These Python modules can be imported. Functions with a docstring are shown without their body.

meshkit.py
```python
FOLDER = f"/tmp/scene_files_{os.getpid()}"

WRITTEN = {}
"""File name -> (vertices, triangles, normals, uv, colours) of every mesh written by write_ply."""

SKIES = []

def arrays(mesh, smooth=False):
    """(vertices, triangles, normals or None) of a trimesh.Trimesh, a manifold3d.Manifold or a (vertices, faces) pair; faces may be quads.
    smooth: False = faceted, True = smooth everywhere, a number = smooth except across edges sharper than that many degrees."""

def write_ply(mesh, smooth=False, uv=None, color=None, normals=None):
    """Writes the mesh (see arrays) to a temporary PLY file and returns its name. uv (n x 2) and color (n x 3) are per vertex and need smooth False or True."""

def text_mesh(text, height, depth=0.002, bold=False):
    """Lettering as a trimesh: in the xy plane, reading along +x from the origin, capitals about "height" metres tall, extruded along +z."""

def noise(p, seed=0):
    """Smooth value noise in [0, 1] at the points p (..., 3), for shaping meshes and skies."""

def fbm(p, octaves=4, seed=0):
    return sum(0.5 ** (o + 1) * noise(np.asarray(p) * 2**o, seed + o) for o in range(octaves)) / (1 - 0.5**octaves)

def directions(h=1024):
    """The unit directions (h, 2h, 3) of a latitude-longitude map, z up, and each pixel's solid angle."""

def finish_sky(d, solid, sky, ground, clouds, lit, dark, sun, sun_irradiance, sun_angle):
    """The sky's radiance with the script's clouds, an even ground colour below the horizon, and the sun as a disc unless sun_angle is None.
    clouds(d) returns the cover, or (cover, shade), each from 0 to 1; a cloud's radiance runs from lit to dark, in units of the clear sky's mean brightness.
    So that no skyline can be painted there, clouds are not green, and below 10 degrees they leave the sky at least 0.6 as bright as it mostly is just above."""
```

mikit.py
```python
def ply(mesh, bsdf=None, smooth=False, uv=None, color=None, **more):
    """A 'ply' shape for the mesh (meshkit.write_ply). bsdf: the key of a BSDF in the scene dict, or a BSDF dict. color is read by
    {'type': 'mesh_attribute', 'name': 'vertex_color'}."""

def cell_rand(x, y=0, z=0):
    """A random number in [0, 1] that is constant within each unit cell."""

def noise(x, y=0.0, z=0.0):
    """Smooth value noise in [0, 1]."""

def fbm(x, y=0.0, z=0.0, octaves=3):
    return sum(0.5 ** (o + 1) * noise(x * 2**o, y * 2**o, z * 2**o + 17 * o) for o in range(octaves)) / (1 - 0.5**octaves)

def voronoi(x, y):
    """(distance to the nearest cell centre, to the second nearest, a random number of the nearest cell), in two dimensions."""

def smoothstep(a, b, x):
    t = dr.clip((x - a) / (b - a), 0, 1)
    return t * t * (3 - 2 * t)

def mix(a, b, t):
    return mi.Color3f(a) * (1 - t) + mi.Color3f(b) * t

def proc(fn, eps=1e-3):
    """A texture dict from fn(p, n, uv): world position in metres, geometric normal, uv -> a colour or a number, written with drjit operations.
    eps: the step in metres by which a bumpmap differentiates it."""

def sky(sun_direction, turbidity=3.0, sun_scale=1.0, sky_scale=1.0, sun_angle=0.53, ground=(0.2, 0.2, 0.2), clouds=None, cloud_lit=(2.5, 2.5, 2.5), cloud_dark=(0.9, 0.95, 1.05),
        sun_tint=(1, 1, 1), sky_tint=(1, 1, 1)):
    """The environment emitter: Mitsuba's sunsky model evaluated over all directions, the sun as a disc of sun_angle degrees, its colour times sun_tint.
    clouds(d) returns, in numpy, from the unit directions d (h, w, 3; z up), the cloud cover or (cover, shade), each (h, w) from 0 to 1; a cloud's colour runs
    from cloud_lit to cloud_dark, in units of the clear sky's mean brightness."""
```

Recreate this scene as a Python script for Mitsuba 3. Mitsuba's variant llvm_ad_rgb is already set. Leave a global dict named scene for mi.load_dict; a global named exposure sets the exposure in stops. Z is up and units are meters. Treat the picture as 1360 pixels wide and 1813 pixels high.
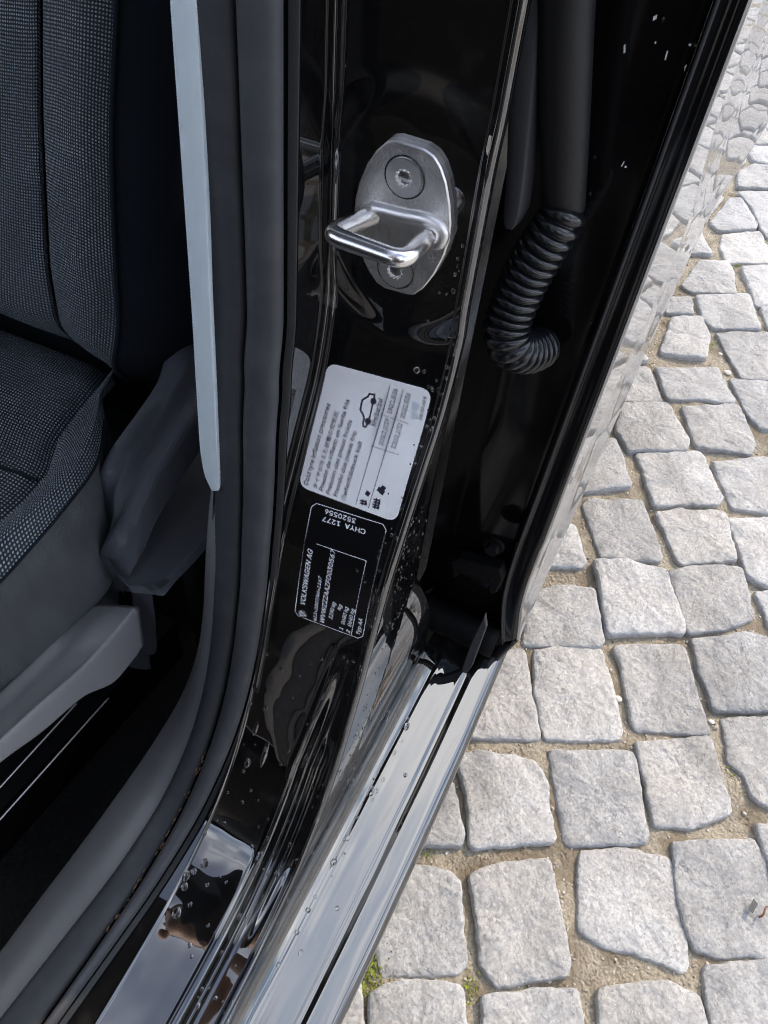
import math, random, json
import numpy as np, trimesh, mitsuba as mi, drjit as dr
import shapely, shapely.geometry as sg, shapely.affinity as sa
from scipy.interpolate import PchipInterpolator
import mikit, meshkit
from mikit import noise, fbm, voronoi, cell_rand, smoothstep, mix, proc

# ---------------------------------------------------------------- camera, sky, exposure
# World: x points out of the car (to its left side), y to the car's rear, z up; the phone hangs 1.05 m above the paving, over the sill.
PP, F = np.array([680.0, 906.5]), 1413.0
RC = np.array([[.894, .384, -.229], [.441, -.670, .598], [.076, -.636, -.768]])
u_, s_, v_ = np.linalg.svd(RC); RC = u_ @ v_
C = np.array([0, 0, 1.05])
T = mi.ScalarTransform4f
fwd, up = RC @ [0, 0, 1], -(RC @ [0, 1, 0])
scene, labels = {'type': 'scene'}, {}
scene['camera'] = {'type': 'perspective', 'fov': 2 * math.degrees(math.atan(680 / F)), 'fov_axis': 'x', 'near_clip': .01, 'far_clip': 2000.0,
                   'to_world': T().look_at(origin=C.tolist(), target=(C + fwd).tolist(), up=up.tolist())}
SUN = np.array([.38, .87, .70])
def clouds(d):
    e = np.maximum(d[..., 2:3], .12)
    q = np.concatenate([d[..., :2] / e * 1.5, 0 * e], -1)
    n = meshkit.fbm(q + 474.44, 5, 4)
    k = np.clip((n - .42) / .18, 0, 1)
    st = meshkit.fbm(np.concatenate([d[..., :1] / e * 3.2, d[..., 1:2] / e * 1.6, 0 * e], -1) + 1.9, 4, 2)
    return .12 + .78 * k * k * (3 - 2 * k), np.clip((st - .40) * 2.6, 0, .75)
scene['sky'] = mikit.sky(SUN, turbidity=3, clouds=clouds, sun_scale=.6, sun_tint=(1.03, 1, .96), sky_tint=(.85, 1, 1.25), cloud_lit=(9.0, 8.9, 8.9), cloud_dark=(3.4, 4.2, 5.6))
exposure = 2.12

# ---------------------------------------------------------------- turning a point of the photograph into a place on a known surface
def ray(px, py): return RC @ np.array([px - PP[0], py - PP[1], F])
def onp(px, py, n, k):
    d = ray(px, py); n = np.asarray(n, float)
    return C + d * (k - n @ C) / (n @ d)
def pt(px, py, x=None, y=None, z=None):
    if x is not None: return onp(px, py, (1, 0, 0), x)
    if y is not None: return onp(px, py, (0, 1, 0), y)
    return onp(px, py, (0, 0, 1), z)
# the side of the body opening: pillar face running down into the sill, as a curve in y, z
PATH = np.array([(.321, 1.45), (.321, 1.0), (.321, .80), (.313, .757), (.288, .705), (.263, .652), (.246, .60), (.231, .55), (.211, .50), (.18, .452), (.135, .413), (.075, .391), (0, .383), (-.2, .378), (-.8, .376)])
_t = np.r_[0, np.cumsum(np.linalg.norm(np.diff(PATH, axis=0), axis=1))]
SS = np.linspace(0, _t[-1], 2400)
YZ = np.c_[PchipInterpolator(_t, PATH[:, 0])(SS), PchipInterpolator(_t, PATH[:, 1])(SS)]
for _ in range(60): YZ[1:-1] = (YZ[:-2] + 2 * YZ[1:-1] + YZ[2:]) / 4
TN = np.gradient(YZ, axis=0); TN /= np.linalg.norm(TN, axis=1)[:, None]
NN = np.c_[TN[:, 1], -TN[:, 0]]
if NN[0, 0] > 0: NN = -NN
def path(s, o=0.0):
    """y, z at the arc length s along the opening, o metres out of its surface."""
    s = np.asarray(s, float)
    n = np.stack([np.interp(s, SS, NN[:, 0]), np.interp(s, SS, NN[:, 1])], -1)
    return np.stack([np.interp(s, SS, YZ[:, 0]), np.interp(s, SS, YZ[:, 1])], -1) + n * np.asarray(o, float)[..., None]
def P3(s, x, o=0.0):
    s, x, o = np.broadcast_arrays(np.asarray(s, float), np.asarray(x, float), np.asarray(o, float))
    return np.concatenate([x[..., None], path(s, o)], -1)
def sx(px, py, o=0.0):
    """arc length s and x of the point of the opening's surface (lifted by o, a number or an array over SS) seen there."""
    d = ray(px, py); q = YZ + NN * np.broadcast_to(o, SS.shape)[:, None]
    w = (q[:, 0] - C[1]) * d[2] - (q[:, 1] - C[2]) * d[1]
    ks = [i for i in np.nonzero(np.sign(w[:-1]) != np.sign(w[1:]))[0] if (q[i] - C[1:]) @ d[1:] > 0]
    i = ks[0]; f = w[i] / (w[i] - w[i + 1]); p = q[i] * (1 - f) + q[i + 1] * f
    t = (p @ d[1:] - C[1:] @ d[1:]) / (d[1:] @ d[1:])
    return SS[i] + f * (SS[i + 1] - SS[i]), t * d[0]
SMAX = 1.9
def tumble(v):
    v = np.array(v, float); v[..., 0] -= .42 * np.maximum(0, v[..., 2] - 1.0); return v

# ---------------------------------------------------------------- meshes
def grid(v, uv=None, wrap=False):
    n, m = v.shape[:2]
    i, j = np.meshgrid(np.arange(n - 1), np.arange(m if wrap else m - 1), indexing='ij')
    k = (j + 1) % m
    f = np.stack([i * m + j, i * m + k, (i + 1) * m + k, (i + 1) * m + j], -1).reshape(-1, 4)
    me = trimesh.Trimesh(v.reshape(-1, 3), np.vstack([f[:, [0, 1, 2]], f[:, [0, 2, 3]]]), process=False)
    return me
def resample(p, m):
    p = np.asarray(p, float)
    t = np.r_[0, np.cumsum(np.linalg.norm(np.diff(p, axis=0), axis=1) + 1e-9)]
    f = PchipInterpolator(t, p, axis=0)
    return f(np.linspace(0, t[-1], m))
def loft(rows, n, m, sharp=False):
    r = np.array([resample(q, m) for q in rows])
    t = np.r_[0, np.cumsum(np.linalg.norm(np.diff(r, axis=0), axis=2).mean(1) + 1e-6)]
    tt = np.linspace(0, t[-1], n)
    if sharp:
        tt = np.unique(np.r_[tt, t]); return np.stack([np.stack([np.interp(tt, t, r[:, a, b]) for b in range(3)], -1) for a in range(m)], 1)
    return PchipInterpolator(t, r, axis=0)(tt)
def grid_uv(v):
    du = np.r_[0, np.cumsum(np.linalg.norm(np.diff(v, axis=0), axis=2).mean(1))]
    dv = np.r_[0, np.cumsum(np.linalg.norm(np.diff(v, axis=1), axis=2).mean(0))]
    return np.stack(np.meshgrid(du, dv, indexing='ij'), -1).reshape(-1, 2)
def tube(p, r, sides=16, caps=True, squash=None):
    p = np.asarray(p, float); r = np.broadcast_to(r, (len(p),))
    t = np.gradient(p, axis=0); t /= np.linalg.norm(t, axis=1)[:, None] + 1e-12
    a = np.cross(t[0], [0.31, .2, .93]); a /= np.linalg.norm(a); A = []
    for q in t:
        a = a - q * (a @ q); a /= np.linalg.norm(a); A.append(a)
    A = np.array(A); B = np.cross(t, A); g = np.linspace(0, 2 * np.pi, sides, endpoint=False)
    v = p[:, None] + r[:, None, None] * (np.cos(g)[None, :, None] * A[:, None] + np.sin(g)[None, :, None] * B[:, None])
    me = grid(v, wrap=True)
    if caps:
        n = len(p); vv = np.vstack([me.vertices, p[:1], p[-1:]]); k = np.arange(sides); e = (k + 1) % sides; L = (n - 1) * sides
        me = trimesh.Trimesh(vv, np.vstack([me.faces, np.c_[e, k, np.full(sides, n * sides)], np.c_[L + k, L + e, np.full(sides, n * sides + 1)]]), process=False)
    return me
def box(lo, hi, bevel=.004):
    lo, hi = np.array(lo, float), np.array(hi, float)
    b = min(bevel, .3 * (hi - lo).min())
    pts = []
    for s in np.ndindex(2, 2, 2):
        c = np.where(s, hi - b, lo + b)
        for k in range(3):
            q = c.copy(); q[k] = hi[k] if s[k] else lo[k]; pts.append(q)
    return trimesh.convex.convex_hull(np.array(pts))
def spline(p, n):
    from scipy.interpolate import CubicSpline
    p = np.asarray(p, float); t = np.r_[0, np.cumsum(np.linalg.norm(np.diff(p, axis=0), axis=1))]
    return CubicSpline(t, p, axis=0)(np.linspace(0, t[-1], n))
def prism(poly, frame, depth, bevel=0.0):
    """A shapely polygon in the plane frame = (origin, a, b), thickened by depth along a x b, its front edge bevelled."""
    o, a, b = (np.asarray(q, float) for q in frame); n = np.cross(a, b); n /= np.linalg.norm(n)
    if bevel:
        inner = poly.buffer(-bevel); parts = []
        m1 = trimesh.creation.extrude_polygon(poly, depth - bevel, engine='earcut')
        ring = poly.exterior; k = 96
        A = np.array([ring.interpolate(t, normalized=True).coords[0] for t in np.linspace(0, 1, k, endpoint=False)])
        cen = np.array(inner.exterior.coords)
        Bq = np.array([inner.exterior.interpolate(inner.exterior.project(sg.Point(*q))).coords[0] for q in A])
        side = grid(np.stack([np.c_[A, np.full(k, depth - bevel)], np.c_[(A * .3 + Bq * .7), np.full(k, depth - .28 * bevel)], np.c_[Bq, np.full(k, depth)]]), wrap=True)
        top = trimesh.creation.extrude_polygon(sg.Polygon(Bq, [h.coords for h in inner.interiors]), 1e-5, engine='earcut'); top.vertices[:, 2] = depth
        me = trimesh.util.concatenate([m1, side, top])
    else:
        me = trimesh.creation.extrude_polygon(poly, depth, engine='earcut')
    v = me.vertices; me.vertices = o + v[:, :1] * a + v[:, 1:2] * b + v[:, 2:] * n
    return me
def add(key, mesh, bsdf, smooth=30, label=None, cat=None, group=None, kind=None, uv=None):
    base, k = key, 0
    while key in scene: k += 1; key = f'{base}_{k:03d}'
    scene[key] = mikit.ply(mesh, bsdf, smooth=smooth, uv=uv) if not isinstance(mesh, dict) else mesh
    d = {a: b for a, b in (('label', label), ('category', cat), ('group', group), ('kind', kind)) if b}
    if d: labels[key] = d
    return key
def addgrid(key, v, bsdf, label=None, **k):
    return add(key, grid(v), bsdf, smooth=True, label=label, uv=grid_uv(v), **k)

# ---------------------------------------------------------------- materials
def rgb(*c): return {'type': 'rgb', 'value': list(c if len(c) == 3 else c * 3)}
def two(b): return {'type': 'twosided', 'bsdf': b}
def pr(col, rough, **k): return {'type': 'principled', 'base_color': col if isinstance(col, dict) else rgb(*col), 'roughness': rough, **k}
def bump(b, fn, scale=1.0, eps=2e-4): return {'type': 'bumpmap', 'texture': proc(fn, eps), 'scale': scale, 'bsdf': b}
def dust_w(p, n, uv):
    a = fbm(p.x * 45, p.y * 45, p.z * 45, octaves=4); b = noise(p.x * 700, p.y * 700, p.z * 700)
    return .004 + .05 * smoothstep(.55, .85, a) + .10 * smoothstep(.93, .99, b) * smoothstep(.4, .7, a)
scene['black_paint'] = two({'type': 'blendbsdf', 'weight': proc(dust_w), 'coat': {'type': 'plastic', 'diffuse_reflectance': rgb(.003, .003, .0035), 'int_ior': 2.45}, 'dust': {'type': 'diffuse', 'reflectance': rgb(.26, .25, .235)}})
scene['door_paint'] = two({'type': 'blendbsdf', 'weight': .2, 'coat': {'type': 'plastic', 'diffuse_reflectance': rgb(.003, .003, .0035), 'int_ior': 2.5}, 'dust': {'type': 'diffuse', 'reflectance': rgb(.5, .495, .48)}})
scene['boot_rubber'] = two(pr((.004, .0045, .006), .5, specular=.4))
scene['frame_paint'] = two(pr((.004, .004, .0045), .10, specular=.5))
def rubber_f(p, n, uv):
    w = fbm(p.x * 60, p.y * 60, p.z * 60, octaves=4)
    return mix((.031, .034, .040), (.040, .043, .049), smoothstep(.35, .8, w))
scene['rubber'] = two(pr(proc(rubber_f), .5, specular=.45))
def worn_f(p, n, uv):
    c = rubber_f(p, n, uv)
    e = noise(uv.x * 130, uv.y * 60) * .6 + noise(uv.x * 420, uv.y * 300) * .4
    band = smoothstep(.0225, .0235, uv.y + .002 * (noise(uv.x * 210) - .5)) * (1 - smoothstep(.0262, .0272, uv.y))
    run = smoothstep(.42, .5, noise(uv.x * 26, 3.0))
    return mix(c * 1.45 * mi.Color3f(1.03, 1, .97), mi.Color3f(.010, .011, .014), band * smoothstep(.38, .48, e) * run)
scene['worn_rubber'] = two(pr(proc(worn_f), .5, specular=.45))
scene['dark_rubber'] = two(pr((.015, .016, .018), .38, specular=.5))
scene['bellows_rubber'] = two(pr((.005, .006, .008), .22, specular=.6))
scene['grey_rubber'] = two(pr((.035, .036, .040), .6, specular=.4))
def leather_h(p, n, uv):
    f, s, w = voronoi(uv.x * 330, uv.y * 330)
    return smoothstep(0.0, .5, s - f) * .0005 + fbm(uv.x * 900, uv.y * 900, octaves=2) * .0001
scene['grained_plastic'] = two(bump(pr((.066, .073, .088), .42, specular=.5), leather_h))
def fine_h(p, n, uv): return fbm(uv.x * 700, uv.y * 700, octaves=3) * .00022
scene['sill_plastic'] = two(bump(pr((.15, .153, .16), .38, specular=.5), fine_h))
scene['grey_plastic'] = two(bump(pr((.15, .153, .162), .40, specular=.5), lambda p, n, uv: fbm(p.x * 1500, p.y * 1500, p.z * 1500, octaves=2) * .00008))
scene['pale_plastic'] = two(bump(pr((.60, .69, .73), .4, specular=.5), lambda p, n, uv: fbm(p.x * 900, p.y * 900, p.z * 900, octaves=2) * .0001))
scene['black_plastic'] = two(pr((.012, .012, .013), .5))
scene['recess_black'] = two(pr((.003, .003, .0035), .7, specular=.15))
scene['slot_dark'] = two(pr((.002, .002, .002), .9, specular=.05))
scene['carpet'] = two(pr(proc(lambda p, n, uv: mix((.004, .004, .004), (.02, .02, .021), fbm(p.x * 500, p.y * 500, p.z * 500, octaves=3))), .95, specular=.1))
PITCH = .0020
def dots(p, n, uv):
    wx = noise(uv.x * 60, uv.y * 60) - .5; wy = noise(uv.x * 60 + 31, uv.y * 60) - .5
    a, b = uv.x / PITCH + .5 * wx, uv.y / PITCH + .5 * wy
    row = dr.floor(a)
    fa, fb = a - row - .5, b + .5 * (row - 2 * dr.floor(row / 2)) * .0
    fb = fb - dr.floor(fb) - .5
    r = dr.sqrt(fa * fa + fb * fb)
    amt = 1 - smoothstep(.22, .34, r)
    amt = amt * (.55 + .45 * cell_rand(row, dr.floor(b))) * (.7 + .6 * fbm(uv.x * 25, uv.y * 25, octaves=3))
    weave = .75 + .5 * noise(uv.x * 2500, uv.y * 2500)
    return mix(mi.Color3f(.018, .024, .032) * weave, (.31, .355, .385), amt)
def dots_h(p, n, uv):
    fa, fb = uv.x / PITCH, uv.y / PITCH
    fa, fb = fa - dr.floor(fa) - .5, fb - dr.floor(fb) - .5
    return (1 - smoothstep(.1, .5, dr.sqrt(fa * fa + fb * fb))) * .00035
def big_dots(p, n, uv): return dots(p, n, uv * (.0020 / .0025))
scene['dotted_cushion'] = two(bump(pr(proc(big_dots), .8, specular=.25, sheen=.4), lambda p, n, uv: dots_h(p, n, uv * (.0020 / .0025))))
scene['dotted_fabric'] = two(bump(pr(proc(dots), .8, specular=.25, sheen=.4), dots_h))
def weave_c(p, n, uv):
    w = .5 + .5 * dr.sin(uv.x * 2 * math.pi / .0011) * dr.sin(uv.y * 2 * math.pi / .0011)
    return mix((.03, .033, .037), (.095, .10, .108), w * .55 + .45 * fbm(uv.x * 120, uv.y * 40, octaves=3))
scene['plain_fabric'] = two(pr(proc(weave_c), .85, specular=.2, sheen=.5))
scene['side_fabric'] = two(pr((.009, .012, .017), .9, specular=.15, sheen=.15))
def steel_r(p, n, uv): return .32 + .16 * fbm(p.x * 180, p.y * 180, p.z * 180, octaves=3)
scene['brushed_steel'] = two(pr((.82, .81, .80), proc(steel_r), metallic=1.0))
scene['bright_steel'] = two(pr((.82, .81, .80), .22, metallic=1.0))
scene['rail_steel'] = two(pr((.7, .69, .66), .35, metallic=.7))
scene['label_white'] = two(pr((.88, .89, .89), .35, specular=.5))
scene['label_black'] = two(pr((.006, .006, .007), .16, specular=.5))
scene['ink'] = two(pr((.008, .007, .022), .5))
scene['silver_ink'] = two(pr((.88, .9, .92), .4))
scene['smear'] = two(pr((.60, .67, .71), .15))
scene['water'] = {'type': 'dielectric', 'int_ior': 1.33}
scene['pane_glass'] = {'type': 'thindielectric'}
scene['headliner'] = two(pr((.10, .10, .10), .9))
def granite(p, n, uv):
    g = fbm(p.x * 330, p.y * 330, p.z * 330, octaves=3)
    k = noise(p.x * 560, p.y * 560, p.z * 560)
    big = fbm(p.x * 26, p.y * 26, p.z * 26 + 4, octaves=3)
    c = mix((.32, .325, .335), (.45, .455, .46), smoothstep(.28, .72, g))
    c = mix(c, mi.Color3f(.58, .58, .57), smoothstep(.74, .88, k) * .6)
    c = mix(c, mi.Color3f(.15, .155, .165), smoothstep(.72, .9, noise(p.x * 420 + 9, p.y * 420, p.z * 420)) * .55)
    c = c * (.80 + .36 * big)
    st = cell_rand(uv.x, 3, 1); hue = cell_rand(uv.x, 7, 2)
    warm = smoothstep(.45, .8, fbm(p.x * 14 + 5, p.y * 14, 2, octaves=3))
    worn = smoothstep(.55, .75, fbm(p.x * 9 + 2, p.y * 9, 5, octaves=4))
    return c * (.78 + .28 * st) * (1 - .22 * worn) * mix((.985, 1.0, 1.025), (1.03, 1.0, .955), .35 * warm + .5 * hue)
def granite_h(p, n, uv):
    return fbm(p.x * 150, p.y * 150, p.z * 150, octaves=4) * .0026 + fbm(p.x * 40, p.y * 40, p.z * 40, octaves=2) * .004
scene['granite'] = two(bump(pr(proc(granite), .75, specular=.35), granite_h, eps=4e-4))
def sand(p, n, uv):
    g = noise(p.x * 520, p.y * 520, p.z * 520)
    f = fbm(p.x * 40, p.y * 40, octaves=4)
    c = mix((.21, .185, .145), (.38, .345, .285), smoothstep(.2, .8, g * .6 + f * .4))
    c = mix(c, mi.Color3f(.72, .68, .6), smoothstep(.84, .95, noise(p.x * 380 + 3, p.y * 380, p.z * 380)) * .8)
    c = mix(c, mi.Color3f(.15, .12, .085), smoothstep(.53, .7, fbm(p.x * 22 + 7, p.y * 22, octaves=3)) * .6)
    # beyond the stones that are built, the same paving seen as colour only
    a, b = (p.x * math.cos(GA) + p.y * math.sin(GA)) / GW, (-p.x * math.sin(GA) + p.y * math.cos(GA)) / GH
    ia = dr.floor(a); fa = a - ia; b = b + .5 * cell_rand(ia, 5); fb = b - dr.floor(b)
    e = dr.minimum(dr.minimum(fa, 1 - fa), dr.minimum(fb, 1 - fb))
    far = smoothstep(1.9, 2.1, dr.maximum(dr.abs(p.x - .9), dr.abs(p.y - 1.5)))
    stone = mix((.36, .365, .375), (.56, .565, .57), fbm(p.x * 60, p.y * 60, octaves=3)) * (.85 + .3 * cell_rand(ia, dr.floor(b)))
    return mix(c, stone, smoothstep(.06, .1, e) * far)
GA, GW, GH = math.radians(27.0), .128, .152
scene['sand'] = two(bump(pr(proc(sand), .95, specular=.15), lambda p, n, uv: fbm(p.x * 260, p.y * 260, p.z * 260, octaves=3) * .004, eps=4e-4))
scene['moss'] = two(pr(proc(lambda p, n, uv: mix((.09, .12, .02), (.28, .33, .06), noise(p.x * 300, p.y * 300))), .9))
scene['bark'] = two(pr((.16, .07, .03), .8))
scene['dark_leaf'] = two(pr((.05, .055, .065), .6))
scene['quartz'] = two(pr((.75, .7, .62), .3))

# ---------------------------------------------------------------- the paving: sand bed and granite setts
def zz(o, k): return lambda *p: [(o[0] + x / k, o[1] + y / k) for x, y in p]
g1, g2, g3, g4 = zz((1060, 240), 3.627), zz((960, 700), 3.4), zz((760, 1100), 2.267), zz((560, 1450), 1.7)
SETTS = [g1((905, 230), (1000, 180), (1130, 200), (1160, 335), (895, 330)), g1((900, 360), (1110, 350), (1190, 640), (1088, 660), (1050, 600), (990, 460)),
    g1((850, 400), (915, 400), (1020, 565), (1000, 595), (770, 605), (720, 560)), g1((800, 630), (1030, 610), (1110, 740), (1130, 810), (830, 805), (790, 720)),
    g1((650, 800), (830, 800), (870, 860), (885, 1000), (600, 1000), (540, 960)), g1((925, 840), (1140, 830), (1210, 1060), (1020, 1090), (960, 940)),
    g1((635, 1030), (960, 1020), (1035, 1240), (740, 1235), (670, 1170)), g1((1050, 1100), (1260, 1080), (1330, 1240), (1095, 1250)),
    g1((480, 1160), (660, 1165), (710, 1290), (690, 1430), (400, 1390)), g1((760, 1265), (1088, 1260), (1180, 1560), (920, 1550), (850, 1430)),
    g1((370, 1490), (760, 1490), (870, 1690), (860, 1710), (560, 1690), (450, 1690)), g1((850, 1560), (1150, 1580), (1260, 1830), (1140, 1890), (1040, 1880), (960, 1790)),
    g1((440, 1040), (590, 1040), (605, 1140), (440, 1130)), g1((100, 1480), (330, 1480), (410, 1690), (60, 1700)),
    g2((480, 50), (750, 45), (880, 270), (860, 330), (520, 335), (450, 215)), g2((840, 70), (1180, 50), (1290, 280), (1260, 350), (930, 300)),
    g2((570, 350), (960, 340), (1080, 620), (1060, 650), (680, 665)), g2((1030, 400), (1340, 370), (1480, 420), (1530, 700), (1360, 700), (1150, 670)),
    g2((200, 250), (440, 260), (535, 540), (180, 580)), g2((250, 660), (280, 620), (600, 625), (720, 970), (700, 990), (360, 970)),
    g2((690, 710), (830, 690), (1090, 710), (1170, 990), (830, 1010)), g2((1120, 740), (1380, 740), (1520, 1120), (1360, 1150), (1240, 1080), (1180, 900)),
    g2((0, 770), (200, 780), (265, 1000), (240, 1030), (-40, 1020)), g2((320, 1000), (500, 1000), (740, 1050), (860, 1380), (850, 1420), (400, 1430)),
    g2((770, 1060), (930, 1020), (1200, 1040), (1275, 1330), (1110, 1400), (880, 1420)), g2((1290, 1180), (1560, 1160), (1640, 1480), (1420, 1470)),
    g2((-60, 1180), (120, 1150), (310, 1170), (365, 1480), (340, 1510), (0, 1500), (-110, 1500)),
    g3((100, 130), (380, 110), (445, 460), (430, 470), (60, 460)), g3((425, 115), (560, 95), (690, 105), (780, 440), (770, 465), (470, 470), (430, 300)),
    g3((750, 95), (1020, 100), (1125, 440), (1110, 450), (830, 430)), g3((1060, 70), (1300, 40), (1380, 70), (1440, 350), (1150, 355), (1090, 210)),
    g3((1180, 390), (1440, 375), (1540, 740), (1370, 745), (1300, 700), (1270, 610), (1210, 560)), g3((115, 540), (200, 520), (420, 560), (470, 640), (500, 870), (490, 880), (170, 905), (155, 690)),
    g3((485, 520), (820, 520), (880, 860), (870, 885), (550, 890), (520, 700)), g3((835, 490), (1130, 460), (1220, 760), (1050, 825), (910, 815)),
    g3((-260, 640), (95, 640), (135, 860), (125, 890), (0, 895), (-300, 890)), g3((1320, 820), (1620, 800), (1700, 1130), (1440, 1170), (1360, 960)),
    g4((190, 200), (300, 140), (400, 155), (430, 190), (450, 430), (430, 460), (200, 470), (185, 380)), g4((465, 170), (560, 130), (700, 120), (765, 440), (755, 465), (540, 500), (500, 440), (490, 300)),
    g4((800, 95), (930, 85), (1075, 120), (1125, 430), (1110, 455), (975, 400), (870, 380), (795, 330)), g4((1075, 70), (1320, 60), (1360, 130), (1380, 410), (1200, 410), (1140, 385), (1095, 250)),
    g4((165, 530), (260, 490), (380, 495), (440, 510), (450, 640), (455, 810), (160, 820)), g4((505, 540), (650, 515), (790, 515), (805, 620), (835, 830), (520, 830)),
    g4((850, 515), (1060, 490), (1150, 530), (1175, 620), (1200, 800), (870, 810)), g4((1170, 450), (1360, 425), (1500, 430), (1520, 800), (1220, 790)),
    g4((-160, 480), (125, 470), (140, 620), (140, 830), (-160, 830))]
rng = np.random.default_rng(11)
def ground_poly(px): return sg.Polygon([pt(*q, z=0)[:2] for q in px])
stones = [ground_poly(p) for p in SETTS]
front = shapely.union_all([s.buffer(.012) for s in stones])
traced = len(stones)
ca, sa_ = math.cos(GA), math.sin(GA)
sub = shapely.prepared.prep(front)
cells = []
for ia in range(-22, 30):
    off = rng.uniform(0, 1)
    for ib in range(-16, 34):
        w, h = GW * rng.uniform(.455, .485), GH * rng.uniform(.45, .48)
        a, b = (ia + .5) * GW + .02, (ib + off) * GH
        q = [(-w, -h), (w, -h), (w, h), (-w, h)]
        q = [(a + x + rng.normal(0, .005), b + y + rng.normal(0, .005)) for x, y in q]
        po = sg.Polygon([(x * ca - y * sa_, x * sa_ + y * ca) for x, y in q])
        c = po.centroid
        if not (-.5 < c.x < 2.3 and -.5 < c.y < 3.6): continue
        if po.intersects(front):
            po = po.difference(front.buffer(.006))
            if po.is_empty: continue
            po = max(getattr(po, 'geoms', [po]), key=lambda g: g.area)
            if po.area < .010 or po.buffer(-.02).is_empty: continue
        cells.append(po)
def rank(p): return (p.centroid.x + .05) ** 2 + (.6 * (p.centroid.y - .9)) ** 2
cells = sorted([c for c in cells if c.centroid.x > -.12], key=rank)
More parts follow.
